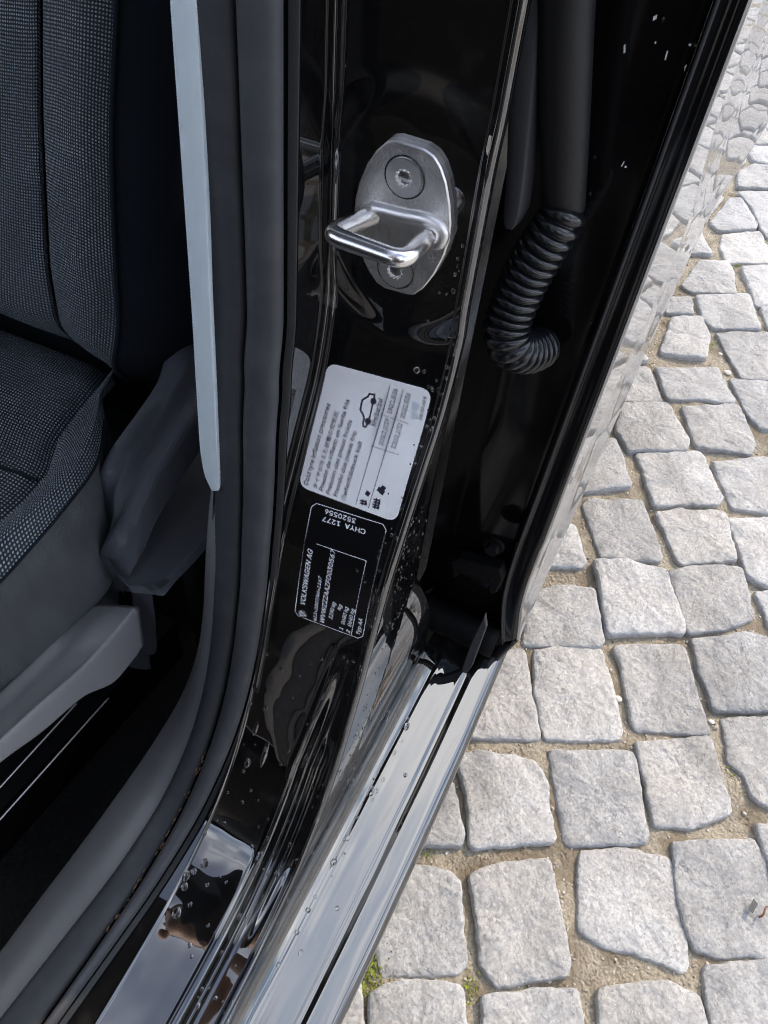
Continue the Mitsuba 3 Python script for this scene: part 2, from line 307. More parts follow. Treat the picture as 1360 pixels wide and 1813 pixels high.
def sett(po, k, fine):
    r = np.random.default_rng(900 + k)
    po = po.buffer(-.004).buffer(.004 + (.0040 if fine else .0015))
    if po.is_empty: return None
    po = max(getattr(po, 'geoms', [po]), key=lambda g: g.area)
    n = 72 if fine else 28
    ring = np.array([po.exterior.interpolate(t, normalized=True).coords[0] for t in np.linspace(0, 1, n, endpoint=False)])
    c = np.array(po.centroid.coords[0]); d = ring - c; L = np.linalg.norm(d, axis=1, keepdims=True); u = d / L
    jag = (meshkit.fbm(np.c_[ring * 55, np.full(n, k * 3.1)], 4, 5) - .5) * .007 + (meshkit.noise(np.c_[ring * 160, np.full(n, k)], 8) - .5) * .0022
    ring = ring + u * jag[:, None]
    tilt = r.normal(0, .018, 2); lift = r.normal(0, .0022)
    prof = [(.002, -.045), (.0, -.016), (-.0003, -.0055), (-.0012, -.0018), (-.0030, 0), (-.008, .0008), (-.02, .0014), (-.035, .0016)] if fine else [(.001, -.04), (0, -.008), (-.004, -.0005), (-.014, .001)]
    v = []
    for dx, dz in prof:
        q = ring + u * np.maximum(dx, -.8 * L)
        v.append(np.c_[q, np.full(n, dz)])
    v = np.array(v)
    cz = np.array([[*c, prof[-1][1] + .0004]])
    me = grid(v, wrap=True); m0 = (len(prof) - 1) * n; kk = np.arange(n)
    me = trimesh.Trimesh(np.vstack([me.vertices, cz]), np.vstack([me.faces, np.c_[m0 + kk, m0 + (kk + 1) % n, np.full(n, len(me.vertices))]]), process=False)
    vv = np.array(me.vertices)
    bumpz = (meshkit.fbm(np.c_[vv[:, :2] * 38, np.full(len(vv), k * 1.7)], 4, 2) - .5) * .008 + (meshkit.noise(np.c_[vv[:, :2] * 170, np.full(len(vv), k)], 3) - .5) * .0016
    vv[:, 2] += np.where(vv[:, 2] > -.012, bumpz, 0) + (vv[:, :2] - c) @ tilt + lift
    me.vertices = vv
    return me
ax = np.unique(np.r_[np.arange(-.35, 1.4, .012), -300, -80, -20, -6, -2.5, -1.5, -.8, -.6, -.45, 1.5, 1.7, 2, 2.4, 3, 5, 12, 40, 120, 300])
ay = np.unique(np.r_[np.arange(-.2, 2.4, .012), -300, -80, -20, -6, -2, -1, -.5, -.3, 2.5, 2.7, 3, 3.4, 4, 6, 12, 40, 120, 300])
X, Y = np.meshgrid(ax, ay, indexing='ij')
near = np.clip(1.6 - np.maximum(np.abs(X - .5) / 1.0, np.abs(Y - 1.1) / 1.5) , 0, 1)
gz = -.0095 + near * ((meshkit.fbm(np.stack([X * 16, Y * 16, 0 * X], -1), 4, 1) - .5) * .013 + (meshkit.noise(np.stack([X * 90, Y * 90, 0 * X], -1), 6) - .5) * .003)
add('cobble_pavement', grid(np.stack([X, Y, gz], -1)), 'sand', smooth=True, kind='structure')
labels['cobble_pavement'] = {'kind': 'structure', 'label': 'sandy joints and bed of the pale granite sett paving beside the car'}
order = [(p, True) for p in stones] + [(p, False) for p in cells]
rest = []
for k, (po, tr) in enumerate(order):
    me = sett(po, k, k < 110)
    if me is None: continue
    if k < 280: add('cobble_pavement__stone', me, 'granite', smooth=True, uv=np.full((len(me.vertices), 2), k + .5))
    else: rest.append(me)
if rest: add('cobble_pavement__further_stones', trimesh.util.concatenate(rest), 'granite', smooth=40, kind='stuff')

# ---------------------------------------------------------------- the car: painted body opening
labels['car'] = {'label': 'black car with its front door opening in view, parked on granite setts', 'category': 'car'}
def tab(s, pts): return PchipInterpolator(*np.array(pts).T)(np.clip(s, pts[0][0], pts[-1][0]))
SEALO = [(0, .036), (.6, .038), (.68, .04), (.72, .034), (.763, .019), (.81, .006), (.87, 0), (2.6, 0)]
XR = -.0915                                      # the outer ridge of the opening
CRX = [(0, -.171), (.69, -.1695), (2.6, -.171)]
def body_o(s, x):
    """relief of the painted face: pad pressed round the striker, creases and steps running down into the sill"""
    z = np.interp(s, SS, YZ[:, 1])
    r = np.sqrt(((x + .127) / .050) ** 2 + ((z - .850) / .062) ** 2)
    o = .0026 * (1 - np.clip((r - .84) / .3, 0, 1) ** 2 * (3 - 2 * np.clip((r - .84) / .3, 0, 1)))
    o = o - .12 * (x + .171) * np.clip((s - .95) / .14, 0, 1)
    t = np.clip((s - .872) / .10, 0, 1); t = t * t * (3 - 2 * t)
    c = -.1075 - .010 * np.clip((s - .88) / .12, 0, 1)
    def st(a, b, q):
        k = np.clip((q - a) / (b - a), 0, 1); return k * k * (3 - 2 * k)
    o = o - t * .0065 * st(c - .0035, c + .0025, x) * (1 - st(-.0985, -.094, x))
    o = o + t * .0016 * np.exp(-((x - c + .006) / .0022) ** 2) + t * .0011 * np.exp(-((x - c - .006) / .0015) ** 2)
    slot = st(.96, .99, s) * (1 - st(1.10, 1.14, s))
    o = o - slot * .003 * np.exp(-((x - c - .0105) / .003) ** 2)
    ed = x - np.interp(s, SS, tab(SS, CRX))
    o = o + (s < .95) * .0012 * np.exp(-((ed - .003) / .0011) ** 2)          # bead along the inner crease
    wav = meshkit.fbm(np.stack([x * 22 + 0 * s, s * 14 + 0 * x, 0 * s * x], -1), 3, 7) - .5
    o = o + wav * (.0006 + .0004 * np.clip((s - .98) / .1, 0, 1))
    o = o + .0014 * st(-.0975, -.0965, x) * (1 - .0 * x)                      # hem of the outer flange
    return o
sv = np.unique(np.r_[np.linspace(0, .42, 20), np.linspace(.42, 1.30, 330), np.linspace(1.3, SMAX, 20)])
so = tab(sv, SEALO); cx = tab(sv, CRX)
cols = []
for q in (np.array([.0, .3, .7, 1.0])):                                      # face A, from behind the seal back to the crease
    pass
A = np.stack([P3(sv, cx - .048, so - .004), P3(sv, cx - .03, so - .004), P3(sv, cx - .006, so - .0035)] + [P3(sv, cx - .0006 + .0006 * q, (so - .004) * (1 - q) + .0016 * q) for q in np.linspace(0, 1, 14)] + [P3(sv, cx + .0007, 0 * so + .0009)], 1)
xs = np.linspace(0, 1, 150)
B = np.stack([P3(sv, cx + .002 + (XR - .003 - cx - .002) * q, body_o(sv, cx + .002 + (XR - .003 - cx - .002) * q)) for q in xs], 1)
o1 = body_o(sv, XR - .003 + 0 * sv)
Rg = np.stack([P3(sv, XR - .003 + .003 * math.sin(g), o1 - .003 * (1 - math.cos(g))) for g in np.linspace(.25, 1.5, 6)], 1)
Rl = np.stack([P3(sv, XR + 0 * sv, o1 - .0075), P3(sv, XR - .0015 + 0 * sv, o1 - .0085), P3(sv, XR - .0018 + 0 * sv, o1 - .011)], 1)
addgrid('car__door_pillar', tumble(np.concatenate([A, B, Rg, Rl], 1)), 'black_paint', label='wet gloss black door pillar face curving down into the sill')
# outer wall below and behind the ridge, running out into the sill
yz = path(sv)
ZR = np.interp(np.linspace(.2, 1.45, 400), yz[::-1, 1], yz[::-1, 0])
def side_x(y, z):
    yr = np.interp(z, np.linspace(.2, 1.45, 400), ZR)
    f = .080 * np.clip((.80 - z) / .20, 0, 1)
    k = np.clip((y - yr - f) / .022, 0, 1) * np.clip((z - .42) / .1, 0, 1)
    h = np.clip((z - .3465) / .032, 0, 1)
    return XR - .0018 - .036 * k * k * (3 - 2 * k) + .019 * (1 - h) ** 2.2
end = []
for s, (y, z) in zip(sv, yz):
    if s < .80: end.append((.395, z))
    elif s < .93: end.append((.395, .66 + (.3468 - .66) * (s - .80) / .13))
    elif s < 1.06: end.append((.395 + (.157 - .395) * (s - .93) / .13, .3468))
    else: end.append((y, .3468))
end = np.array(end); end[sv < .80, 1] = np.maximum(end[sv < .80, 1], .66)
st0 = path(sv, o1 - .011); wall = []
for q in np.r_[np.linspace(0, .8, 30), np.linspace(.82, 1, 14)]:
    v = st0 * (1 - q) + end * q
    wall.append(np.c_[side_x(v[:, 0], v[:, 1]) * min(1, q * 8) + (XR - .0018) * (1 - min(1, q * 8)), v])
addgrid('car__pillar_side', tumble(np.stack(wall, 1)), 'black_paint', label='narrow black side wall of the pillar dotted with rain drops')
# jamb behind it
jz = np.linspace(.33, 1.42, 60); jx = side_x(.395 + 0 * jz, jz)
J = np.stack([np.c_[jx, np.full(60, .395), jz], np.c_[jx - .004, np.full(60, .399), jz], np.c_[np.full(60, -.134), np.full(60, .406), jz], np.c_[np.full(60, -.136), np.full(60, .42), jz], np.c_[np.full(60, -.14), np.full(60, .62), jz]], 1)
addgrid('car__hinge_jamb', tumble(J), 'frame_paint')
# outer sill: sheet with a groove, a rounded edge and the outside skirt
prof = [(-.094, .3452), (-.084, .3453), (-.0805, .3462), (-.077, .3466), (-.073, .3461), (-.068, .3453), (-.062, .3446), (-.055, .3440), (-.0515, .3438), (-.0490, .3422), (-.0462, .3418), (-.0440, .3426), (-.042, .3432), (-.035, .3428), (-.026, .3415), (-.0215, .338), (-.0195, .332), (-.0195, .322), (-.024, .312), (-.026, .29), (-.036, .25), (-.06, .22), (-.2, .20)]
ys = np.r_[np.linspace(-1.1, -.1, 12), np.linspace(-.05, .8, 80), np.linspace(.85, 1.7, 20)]
pp = np.array(prof)
pp[:, 1] += -.155 * (pp[:, 0] + .055) * (pp[:, 1] > .3)
NP = len(pp)
bow = .0035 * np.sin(np.clip((ys - .05) / .4, 0, 1) * np.pi)[:, None]
O = np.stack([np.broadcast_to(pp[:, 0], (len(ys), len(pp))) + bow * np.linspace(0, 1, len(pp)), np.broadcast_to(ys[:, None], (len(ys), len(pp))), np.broadcast_to(pp[:, 1], (len(ys), len(pp)))], -1)
Of = np.stack([np.stack([PchipInterpolator(np.arange(NP), O[i, :, k])(np.linspace(0, NP - 1, 6 * NP - 5)) for k in range(3)], -1) for i in range(len(ys))])
Of[..., 2] += (Of[..., 2] > .3) * .0022 * (meshkit.fbm(Of * [30, 9, 0] + 3, 3, 9) - .5)
addgrid('car__door_sill', Of, 'black_paint', label='polished black outer sill with a long groove, reflecting the sky')

# ---------------------------------------------------------------- door seal, sill and pillar trims
so_all = tab(SS, SEALO)
def xline(px, lift):
    r = [sx(a, b, so_all + lift) for a, b in px]
    s, x = np.array(r).T
    return lambda q: np.interp(q, s, x)
xR = xline([(507, 0), (493, 560), (489, 807), (482, 930), (469, 1075), (453, 1178), (430, 1285), (395, 1370), (340, 1465), (280, 1565), (210, 1665), (150, 1735), (85, 1813)], .004)
xG = xline([(420, 0), (424, 340), (425, 680), (424, 930), (420, 1136), (395, 1245), (340, 1395), (300, 1480), (240, 1580), (175, 1675), (90, 1785), (60, 1813)], .006)
xL = xline([(350, 0), (366, 400), (378, 680), (388, 870), (386, 1000), (378, 1165), (355, 1300), (300, 1420), (240, 1500), (165, 1600), (90, 1690), (0, 1790)], .004)
sq = np.linspace(.05, 1.75, 420); soq = tab(sq, SEALO)
def smoothx(f):
    y = f(sq); k = np.ones(41) / 41
    for _ in range(3): y = np.convolve(np.r_[np.full(20, y[0]), y, np.full(20, y[-1])], k, 'valid')
    return y
aR, aG, aL = smoothx(xR), smoothx(xG), smoothx(xL)
def lobe(x0, x1, h, lift, n=17, lip=0.0):
    g = np.linspace(-.35, np.pi + .35, n); rows = []
    for t in g:
        m, w = (x0 + x1) / 2, (x1 - x0) / 2
        rows.append(P3(sq, m + w * np.cos(t) * (1.0), soq + lift + h * np.sin(t) + lip * max(0, math.cos(t)) ** 2))
    return tumble(np.stack(rows, 1))
addgrid('car__door_seal', lobe(aG + .0012, aR, .0065, .005), 'worn_rubber', label='worn black rubber door seal with a flattened outer lip')
addgrid('car__door_seal__inner_lip', lobe(aL - .002, aG - .0008, .0055, .004), 'dark_rubber' if 0 else 'rubber')
lipv = np.stack([P3(sq, aR + .0005, soq + .001), P3(sq, aR + .004, soq - .0005), P3(sq, aR + .0045, soq - .002), P3(sq, aR - .004, soq - .003)], 1)
addgrid('car__door_seal__edge_strip', tumble(lipv), 'dark_rubber')
# sill trim inside the seal
tl = xline([(372, 900), (369, 970), (364, 1095), (346, 1178), (313, 1260), (255, 1335), (200, 1420), (100, 1550), (0, 1690), (-80, 1790)], -.03)
m = (sq > .80); s2 = sq[m]; xa = aL[m] + .002; xb = np.array([tl(q) for q in s2]); xb = np.convolve(np.r_[np.full(10, xb[0]), xb, np.full(10, xb[-1])], np.ones(21) / 21, 'valid')
rows = [P3(s2, xa, -.002)]
for q in np.linspace(0, 1, 14): rows.append(P3(s2, xa + (xb - xa) * q, .002 - .030 * q ** 1.7 + .004 * np.sin(np.pi * q)))
rows += [P3(s2, xb - .006, -.05), P3(s2, xb - .008, -.13)]
addgrid('car__sill_trim', np.stack(rows, 1), 'sill_plastic', label='dark grey grained sill trim inside the door seal')
# pale pillar trim
E1 = [(347, -260), (347, 0), (357, 200), (366, 400), (372, 560), (378, 680), (384, 800), (387.5, 868)]
E0 = [(286, -260), (301, 0), (315, 200), (329, 400), (340, 560), (347, 680), (353, 780), (361, 835), (374, 865)]
e1 = resample([onp(*q, (0, 1, -.0923), .1873) for q in E1], 60)
e0 = resample([onp(*q, (0, 1, -.0923), .1945) for q in E0], 60)
back = e0 + [-.004, .02, 0]
lip = e1 + [-.0065, .012, 0]
mid = (resample(e0, 30) + resample(e1, 30)) / 2 + [0, -.0012, 0]
hi = resample(e0, 30) * .25 + resample(e1, 30) * .75 + [0, -.0010, 0]
addgrid('car__pillar_trim', loft([back, e0, mid, hi, e1, lip], 26, 60), 'pale_plastic', label='pale blue-grey plastic pillar trim ending in a rounded tip')
# dark part of the trim below and behind
dk = np.stack([np.c_[np.full(30, x), np.full(30, y), np.linspace(.30, 1.0, 30)] for x, y in ((-.222, .30), (-.235, .315), (-.245, .36), (-.25, .50))], 1)
addgrid('car__pillar_inner_trim', dk, 'black_plastic')

# ---------------------------------------------------------------- striker on the pillar
k5 = zz((540, 160), 4.1215)
YP = .3138
def pl(px, y=YP): return np.array([pt(*q, y=y) for q in px])
out = pl(k5((600, 370), (660, 366), (760, 395), (870, 430), (940, 480), (990, 560), (1030, 680), (1055, 830), (1063, 980), (1050, 1100), (1010, 1220), (940, 1350), (860, 1450), (790, 1498), (740, 1495), (580, 1450), (520, 1410), (465, 1330), (425, 1250), (385, 1120), (362, 1000), (355, 900), (362, 800), (390, 680), (450, 540), (520, 440)))
plate = sg.Polygon(out[:, [0, 2]]).buffer(-.0025).buffer(.0025)
bolts = [pl(k5((728, 635)))[0], pl(k5((662, 1312)))[0]]
hole = shapely.union_all([sg.Point(b[0], b[2]).buffer(.0094) for b in bolts])
frame = lambda y: ((0, y, 0), (1, 0, 0), (0, 0, 1))
add('car__door_striker', prism(plate.difference(hole), frame(.3185), .0185 - .0138 + .0, 0) if 0 else prism(plate, frame(.3185), .3185 - YP - .0002, .0007), 'brushed_steel', smooth=25, label='bare steel striker plate with a squared loop and two screws')
for b in bolts:
    th = np.linspace(0, 2 * np.pi, 145)[:-1]
    star = sg.Polygon([(b[0] + (.0040 + .00045 * math.cos(12 * t)) * math.cos(t), b[2] + (.0040 + .00045 * math.cos(12 * t)) * math.sin(t)) for t in th])
    disc = sg.Point(b[0], b[2]).buffer(.0087, 48)
    k = add('car__door_striker__screw', prism(disc.difference(star), frame(.3150), .3150 - YP + .0012, 0), 'brushed_steel', smooth=25)
    cup = prism(star, frame(YP + .0004), .0001, 0)
    pin = trimesh.creation.icosphere(3, .0042); pin.vertices = pin.vertices * [1, .25, 1] + [b[0], YP + .0004, b[2]]
    add('car__door_striker__socket', trimesh.util.concatenate([cup, pin]), 'bright_steel', smooth=40)
    g = np.linspace(0, 2 * np.pi, 65)[:-1]
    ringv = np.stack([np.c_[b[0] + r * np.cos(g), np.full(64, YP - d), b[2] + r * np.sin(g)] for r, d in ((.0092, .0004), (.0095, .0007), (.0098, .0004), (.0099, .0))])
    add('car__door_striker__washer', grid(ringv, wrap=True), 'frame_paint', smooth=True)
ra_, rb_ = pl(k5((470, 950)), .311)[0], pl(k5((875, 1085)), .311)[0]
ea, eb = pl(k5((165, 1048)), .2865)[0], pl(k5((720, 1245)), .2865)[0]
def fillet(ps, r, n=8):
    o = [ps[0]]
    for a, b, c in zip(ps[:-2], ps[1:-1], ps[2:]):
        u, v = (a - b) / np.linalg.norm(a - b), (c - b) / np.linalg.norm(c - b)
        p, q = b + u * r, b + v * r
        o += [(1 - t) ** 2 * p + 2 * t * (1 - t) * b + t * t * q for t in np.linspace(0, 1, n)]
    return np.array(o + [ps[-1]])
LP = fillet([ra_ + [0, .006, 0], ea, eb, rb_ + [0, .006, 0]], .0075, 12)
LP = resample(LP, 90)
me = tube(LP, .0044, 20)
add('car__door_striker__loop', me, 'bright_steel', smooth=True)
BR = spline(pl(k5((440, 850), (560, 872), (760, 920), (930, 965), (1000, 1030), (985, 1105), (915, 1140)), YP), 60)
rr = .0034 * np.clip(np.minimum(np.linspace(0, 1, 60) * 9 + .25, (1 - np.linspace(0, 1, 60)) * 7 + .3), 0, 1)
me = tube(BR, rr, 16); me.vertices[:, 1] = YP - (YP - me.vertices[:, 1]) * .85
add('car__door_striker__raised_rib', me, 'brushed_steel', smooth=True)

# ---------------------------------------------------------------- the two stickers
def on(s, x, h):
    return P3(s, x, body_o(np.asarray(s, float), np.asarray(x, float)) + h)
def sxy(px): return np.array([sx(*q) for q in px])
def quad(px):
    c = sxy(px)                                                              # TL, TR, BR, BL
    return lambda a, b: (c[0] * (1 - a) + c[1] * a) * (1 - b) + (c[3] * (1 - a) + c[2] * a) * b
def sheet(q, r, h, n=60, m=40, asp=1.25):
    b = np.linspace(0, 1, n); v = []
    bb = np.unique(np.r_[np.linspace(0, r / asp, 10), b, 1 - np.linspace(0, r / asp, 10)])
    for t in bb:
        e = min(t, 1 - t) * asp
        inset = r - math.sqrt(max(0, r * r - (r - e) ** 2)) if e < r else 0
        v.append([q(a, t) for a in np.linspace(inset, 1 - inset, m)])
    v = np.array(v)
    return grid(on(v[..., 0], v[..., 1], h))
zl = zz((520, 640), 5.2308); zv = zz((510, 870), 6.7158)
LQ = quad(zl((318, 6), (1288, 268), (950, 1490), (48, 1152)))
add('car__tyre_pressure_label', sheet(LQ, .09, .0005, asp=1.2), 'label_white', smooth=True, label='white tyre pressure label with lettering turned on its side')
def flat_top(me):
    z = me.vertices[:, 2].max(); f = me.faces[(me.vertices[me.faces][:, :, 2] > z - 1e-9).all(1)]
    me = trimesh.Trimesh(me.vertices, f, process=False); me.remove_unreferenced_vertices(); return me
def write(key, me, p0, p1, height, h=.0007, mat='ink', shear=0.0, width=None):
    """lays flat lettering (capitals 1 unit tall, in x, y) along the surface from the seen point p0 to p1"""
    (s0, x0), (s1, x1) = sx(*p0), sx(*p1)
    v = np.array(me.vertices); w = v[:, 0].max()
    d = np.array([x1 - x0, s1 - s0]); L = np.linalg.norm(d); d /= L; u = np.array([d[1], -d[0]])
    a = (v[:, 0] + shear * v[:, 1]) / w * L
    X, S_ = x0 + a * d[0] + v[:, 1] * height * u[0], s0 + a * d[1] + v[:, 1] * height * u[1]
    add(key, trimesh.Trimesh(on(S_, X, h), me.faces, process=False), mat, smooth=False)
def txt(t, bold=False): return flat_top(meshkit.text_mesh(t, 1.0, .1, bold))
JP = json.loads('[[[[[14,36],[37,57],[48,78],[56,75],[51,64],[83,65],[88,62],[84,47],[72,27],[82,18],[78,11],[65,19],[55,8],[34,-4],[29,-5],[23,0],[44,10],[59,23],[40,39],[46,43],[66,31],[76,49],[78,57],[45,57],[22,32]]]],[[[[19,27],[14,35],[34,41],[54,51],[68,61],[81,75],[87,70],[78,59],[62,48],[62,-3],[53,-3],[54,42]]]],[[[[13,42],[11,50],[34,53],[29,74],[35,76],[38,75],[43,55],[86,64],[93,61],[82,42],[69,27],[61,32],[75,45],[80,55],[45,48],[59,0],[59,-3],[54,-4],[50,-4],[37,46]]]],[[[[93,66],[86,80],[91,81],[98,68]]],[[[72,59],[77,63],[81,61],[95,34],[95,28],[88,27],[84,40]]],[[[82,62],[75,76],[80,77],[88,64]]],[[[12,45],[11,53],[34,54],[37,75],[45,75],[42,55],[61,55],[68,47],[67,16],[64,5],[59,-2],[42,-4],[37,-2],[37,5],[50,3],[57,8],[61,28],[61,42],[54,49],[40,48],[34,24],[23,-1],[21,-4],[13,-2],[25,21],[32,46]]]],[[[[29,44],[49,61],[61,80],[68,79],[67,74],[78,60],[96,47],[90,40],[63,68],[55,57],[40,43],[33,40]]],[[[39,28],[39,35],[87,34],[89,31],[68,5],[77,-5],[71,-8],[46,11],[49,15],[53,15],[62,9],[77,28]]],[[[65,38],[56,51],[62,53],[71,41]]],[[[9,-1],[22,31],[29,30],[16,-4]]],[[[22,52],[10,74],[17,76],[29,55]]]],[[[[17,-1],[59,43],[23,41],[22,49],[69,53],[74,49],[53,26],[61,23],[68,4],[82,3],[92,5],[92,-3],[71,-5],[62,-2],[56,16],[51,20],[45,19],[24,-5]]],[[[34,68],[35,75],[73,70],[72,63]]]],[[[[50,7],[51,23],[58,22],[57,11],[63,5],[92,6],[92,-2],[66,-3],[58,-1]]],[[[57,46],[91,46],[91,39],[57,39]]],[[[15,52],[15,60],[37,60],[38,76],[47,76],[45,61],[63,64],[63,56],[42,52],[37,28],[25,-4],[18,-3],[17,0],[24,14],[35,52]]]],[[[[8,17],[29,36],[29,50],[21,47],[10,65],[16,67],[29,51],[29,81],[36,81],[36,-3],[53,15],[61,42],[61,45],[39,45],[39,52],[61,52],[62,80],[69,80],[69,52],[96,52],[96,45],[70,44],[73,31],[81,14],[92,1],[98,-2],[94,-8],[85,-3],[79,4],[67,29],[58,9],[43,-8],[37,-5],[35,-9],[29,-9],[29,26],[13,12]]],[[[87,57],[77,75],[82,77],[93,60]]]],[[[[59,22],[59,49],[66,49],[66,38],[85,45],[90,44],[92,40],[66,32],[66,25],[86,23],[88,25],[88,32],[93,31],[93,21],[87,16],[95,-2],[88,-4],[81,12],[86,17],[64,17]]],[[[59,80],[66,80],[66,70],[85,77],[90,75],[91,73],[86,70],[66,65],[66,59],[86,57],[88,65],[90,65],[94,63],[92,54],[89,51],[62,52],[59,56]]],[[[31,14],[38,14],[39,-1],[67,-1],[69,8],[73,8],[76,7],[75,-1],[69,-7],[34,-6],[31,-3]]],[[[48,15],[53,19],[61,10],[61,7],[56,5]]],[[[11,66],[21,72],[28,81],[31,81],[35,77],[24,66],[42,66],[38,73],[44,75],[56,60],[51,57],[46,62],[12,59]]],[[[16,55],[50,55],[50,21],[48,19],[35,19],[34,23],[44,24],[44,30],[23,30],[22,17],[16,17]],[[22,36],[44,35],[44,40],[22,40]],[[22,46],[44,45],[44,50],[22,50]]],[[[9,-2],[18,15],[24,13],[15,-4]]]],[[[[13,28],[16,44],[22,54],[34,64],[49,69],[67,68],[79,62],[87,53],[92,40],[92,25],[86,11],[76,2],[59,-4],[55,-3],[52,3],[72,9],[78,14],[84,26],[83,44],[75,56],[65,61],[58,61],[51,26],[43,10],[36,4],[28,3],[19,9]],[[22,24],[27,13],[33,12],[37,15],[46,36],[50,61],[42,60],[29,51],[22,39]]]],[[[[12,68],[50,69],[46,79],[54,81],[59,69],[94,69],[94,50],[86,50],[86,62],[20,62],[19,47],[12,47]]],[[[12,-5],[12,1],[49,1],[49,26],[22,26],[23,33],[84,33],[84,26],[57,26],[57,1],[94,1],[94,-6]]],[[[59,51],[65,56],[93,39],[87,34]]],[[[17,33],[14,40],[25,44],[41,56],[46,53],[42,47],[23,35]]]],[[[[18,42],[81,42],[83,5],[86,-1],[90,-2],[92,11],[96,9],[95,-6],[92,-9],[86,-9],[78,-2],[73,36],[18,36]]],[[[9,46],[22,62],[29,81],[37,79],[34,70],[94,70],[94,64],[31,64],[16,42]]],[[[29,56],[85,56],[85,50],[29,50]]],[[[19,-9],[12,-3],[24,2],[38,13],[21,25],[25,30],[44,19],[55,34],[62,32],[50,15],[67,0],[62,-5],[45,9]]]],[[[[24,-5],[24,2],[56,2],[56,33],[31,33],[30,40],[56,40],[56,62],[63,62],[63,40],[90,40],[90,33],[63,33],[63,2],[97,2],[97,-5]]],[[[9,-5],[17,22],[18,74],[95,74],[95,67],[25,67],[25,28],[22,9],[16,-7]]]]]')
def jp():
    parts = []
    for i, polys in enumerate(JP):
        for r in polys:
            po = sg.Polygon(r[0], r[1:]).buffer(1.6)
            for g in getattr(po, 'geoms', [po]):
                if g.area > 1:
                    me = trimesh.creation.extrude_polygon(g, .1, engine='earcut'); me.vertices = me.vertices * [1 / 72, 1 / 72, 1] + [i * 1.36, 0, 0]; parts.append(me)
    return flat_top(trimesh.util.concatenate(parts))
K = 'car__tyre_pressure_label__'
for t, a, b in (('Cold tyre inflation pressures', (133, 1150), (345, 395)), ('Presión de inflado en llanta fria', (272, 1205), (522, 360)), ('Pression des pneus froids', (335, 1235), (545, 550)),
                ('Pressão dos pneus frio', (405, 1255), (590, 652)), ('Reifenfülldruck kalt', (482, 1280), (640, 745))):
    write(K + 'lettering', txt(t, True), *zl(a, b), .0026 if t[0] != 'C' else .0028)
write(K + 'lettering', jp(), *zl((215, 1185), (420, 465)), .0025)
for t, a, b, hh in (('kPa/bar/psi', (757, 605), (828, 350), .0027), ('200/2,0/29', (828, 785), (893, 535), .0027), ('180/1,8/26', (905, 492), (968, 258), .0027),
                    ('220/2,2/32', (942, 815), (1012, 578), .0027), ('250/2,5/36', (1028, 535), (1088, 297), .0027), ('1S0 010 000 B', (1188, 545), (1234, 328), .0018)):
    write(K + 'lettering', txt(t, True), *zl(a, b), hh)
def stroke(key, px, w, conv, h=.0007, mat='ink', closed=False):
    p = sxy(conv(*px))[:, ::-1]                                              # x, s
    g = (sg.LinearRing(p) if closed else sg.LineString(p)).buffer(w / 2, join_style=1)
    shape_on(key, g, h, mat)
def shape_on(key, g, h=.0007, mat='ink'):
    g = g.simplify(2e-5); parts = []
    for q in getattr(g, 'geoms', [g]):
        me = trimesh.creation.extrude_polygon(q.segmentize(.002), .1, engine='earcut'); parts.append(flat_top(me))
    me = trimesh.util.concatenate(parts); v = me.vertices
    add(key, trimesh.Trimesh(on(v[:, 1], v[:, 0], h), me.faces, process=False), mat, smooth=False)
for a, b in (((580, 1320), (895, 220)), ((695, 1357), (1018, 258)), ((720, 778), (975, 862)), ((808, 487), (1060, 572))):
    stroke(K + 'table_line', [a, b], .00032, zl)
stroke(K + 'car_symbol', [(690, 572), (668, 606), (648, 598), (645, 570), (657, 520), (645, 485), (620, 448), (632, 385), (642, 352), (690, 325), (704, 297), (752, 305), (750, 345)], .0011, zl)
stroke(K + 'car_symbol', [(737, 385), (702, 535)], .0009, zl)
for c in ((742, 366), (692, 553)):
    s, x = sx(*zl(c)[0]); shape_on(K + 'wheel_symbol', sg.Point(x, s).buffer(.0019))
def person(c):
    for dx in (0, 1):
        q = [(c[0] - 26 + 0, c[1] + 4 - 26 * dx - 0), (c[0] + 26, c[1] + 12 - 26 * dx)]
        stroke(K + 'person_symbol', [(c[0] - 26, c[1] - 24 * dx + 8), (c[0] + 4, c[1] - 24 * dx + 16), (c[0] + 26, c[1] - 24 * dx + 26)], .0010, zl)
        stroke(K + 'person_symbol', [(c[0] + 4, c[1] - 24 * dx + 16), (c[0] + 28, c[1] - 24 * dx + 12)], .0008, zl)
        stroke(K + 'person_symbol', [(c[0] - 10, c[1] - 24 * dx + 24), (c[0] - 4, c[1] - 24 * dx + 0)], .0008, zl)
person((650, 1300)); person((775, 1290)); person((765, 1335))
for c in ((690, 1220), (800, 1185), (832, 1172), (822, 1207)):
    s, x = sx(*zl(c)[0]); shape_on(K + 'case_symbol', sa.rotate(sg.box(x - .0011, s - .0012, x + .0011, s + .0012).buffer(.0003), 15))
for c, r in (((1120, 500), 34), ((1128, 415), 40), ((470, 1265), 26)):
    s, x = sx(*zl(c)[0]); th = np.linspace(0, 6.28, 40)[:-1]
    g = sg.Polygon([(x + .0028 * r / 50 * math.cos(t) * (1 + .25 * math.sin(3 * t + r)), s + .004 * r / 50 * math.sin(t) * (1 + .15 * math.cos(2 * t))) for t in th])
    shape_on(K + 'rain_smear', g, .0009, 'smear')
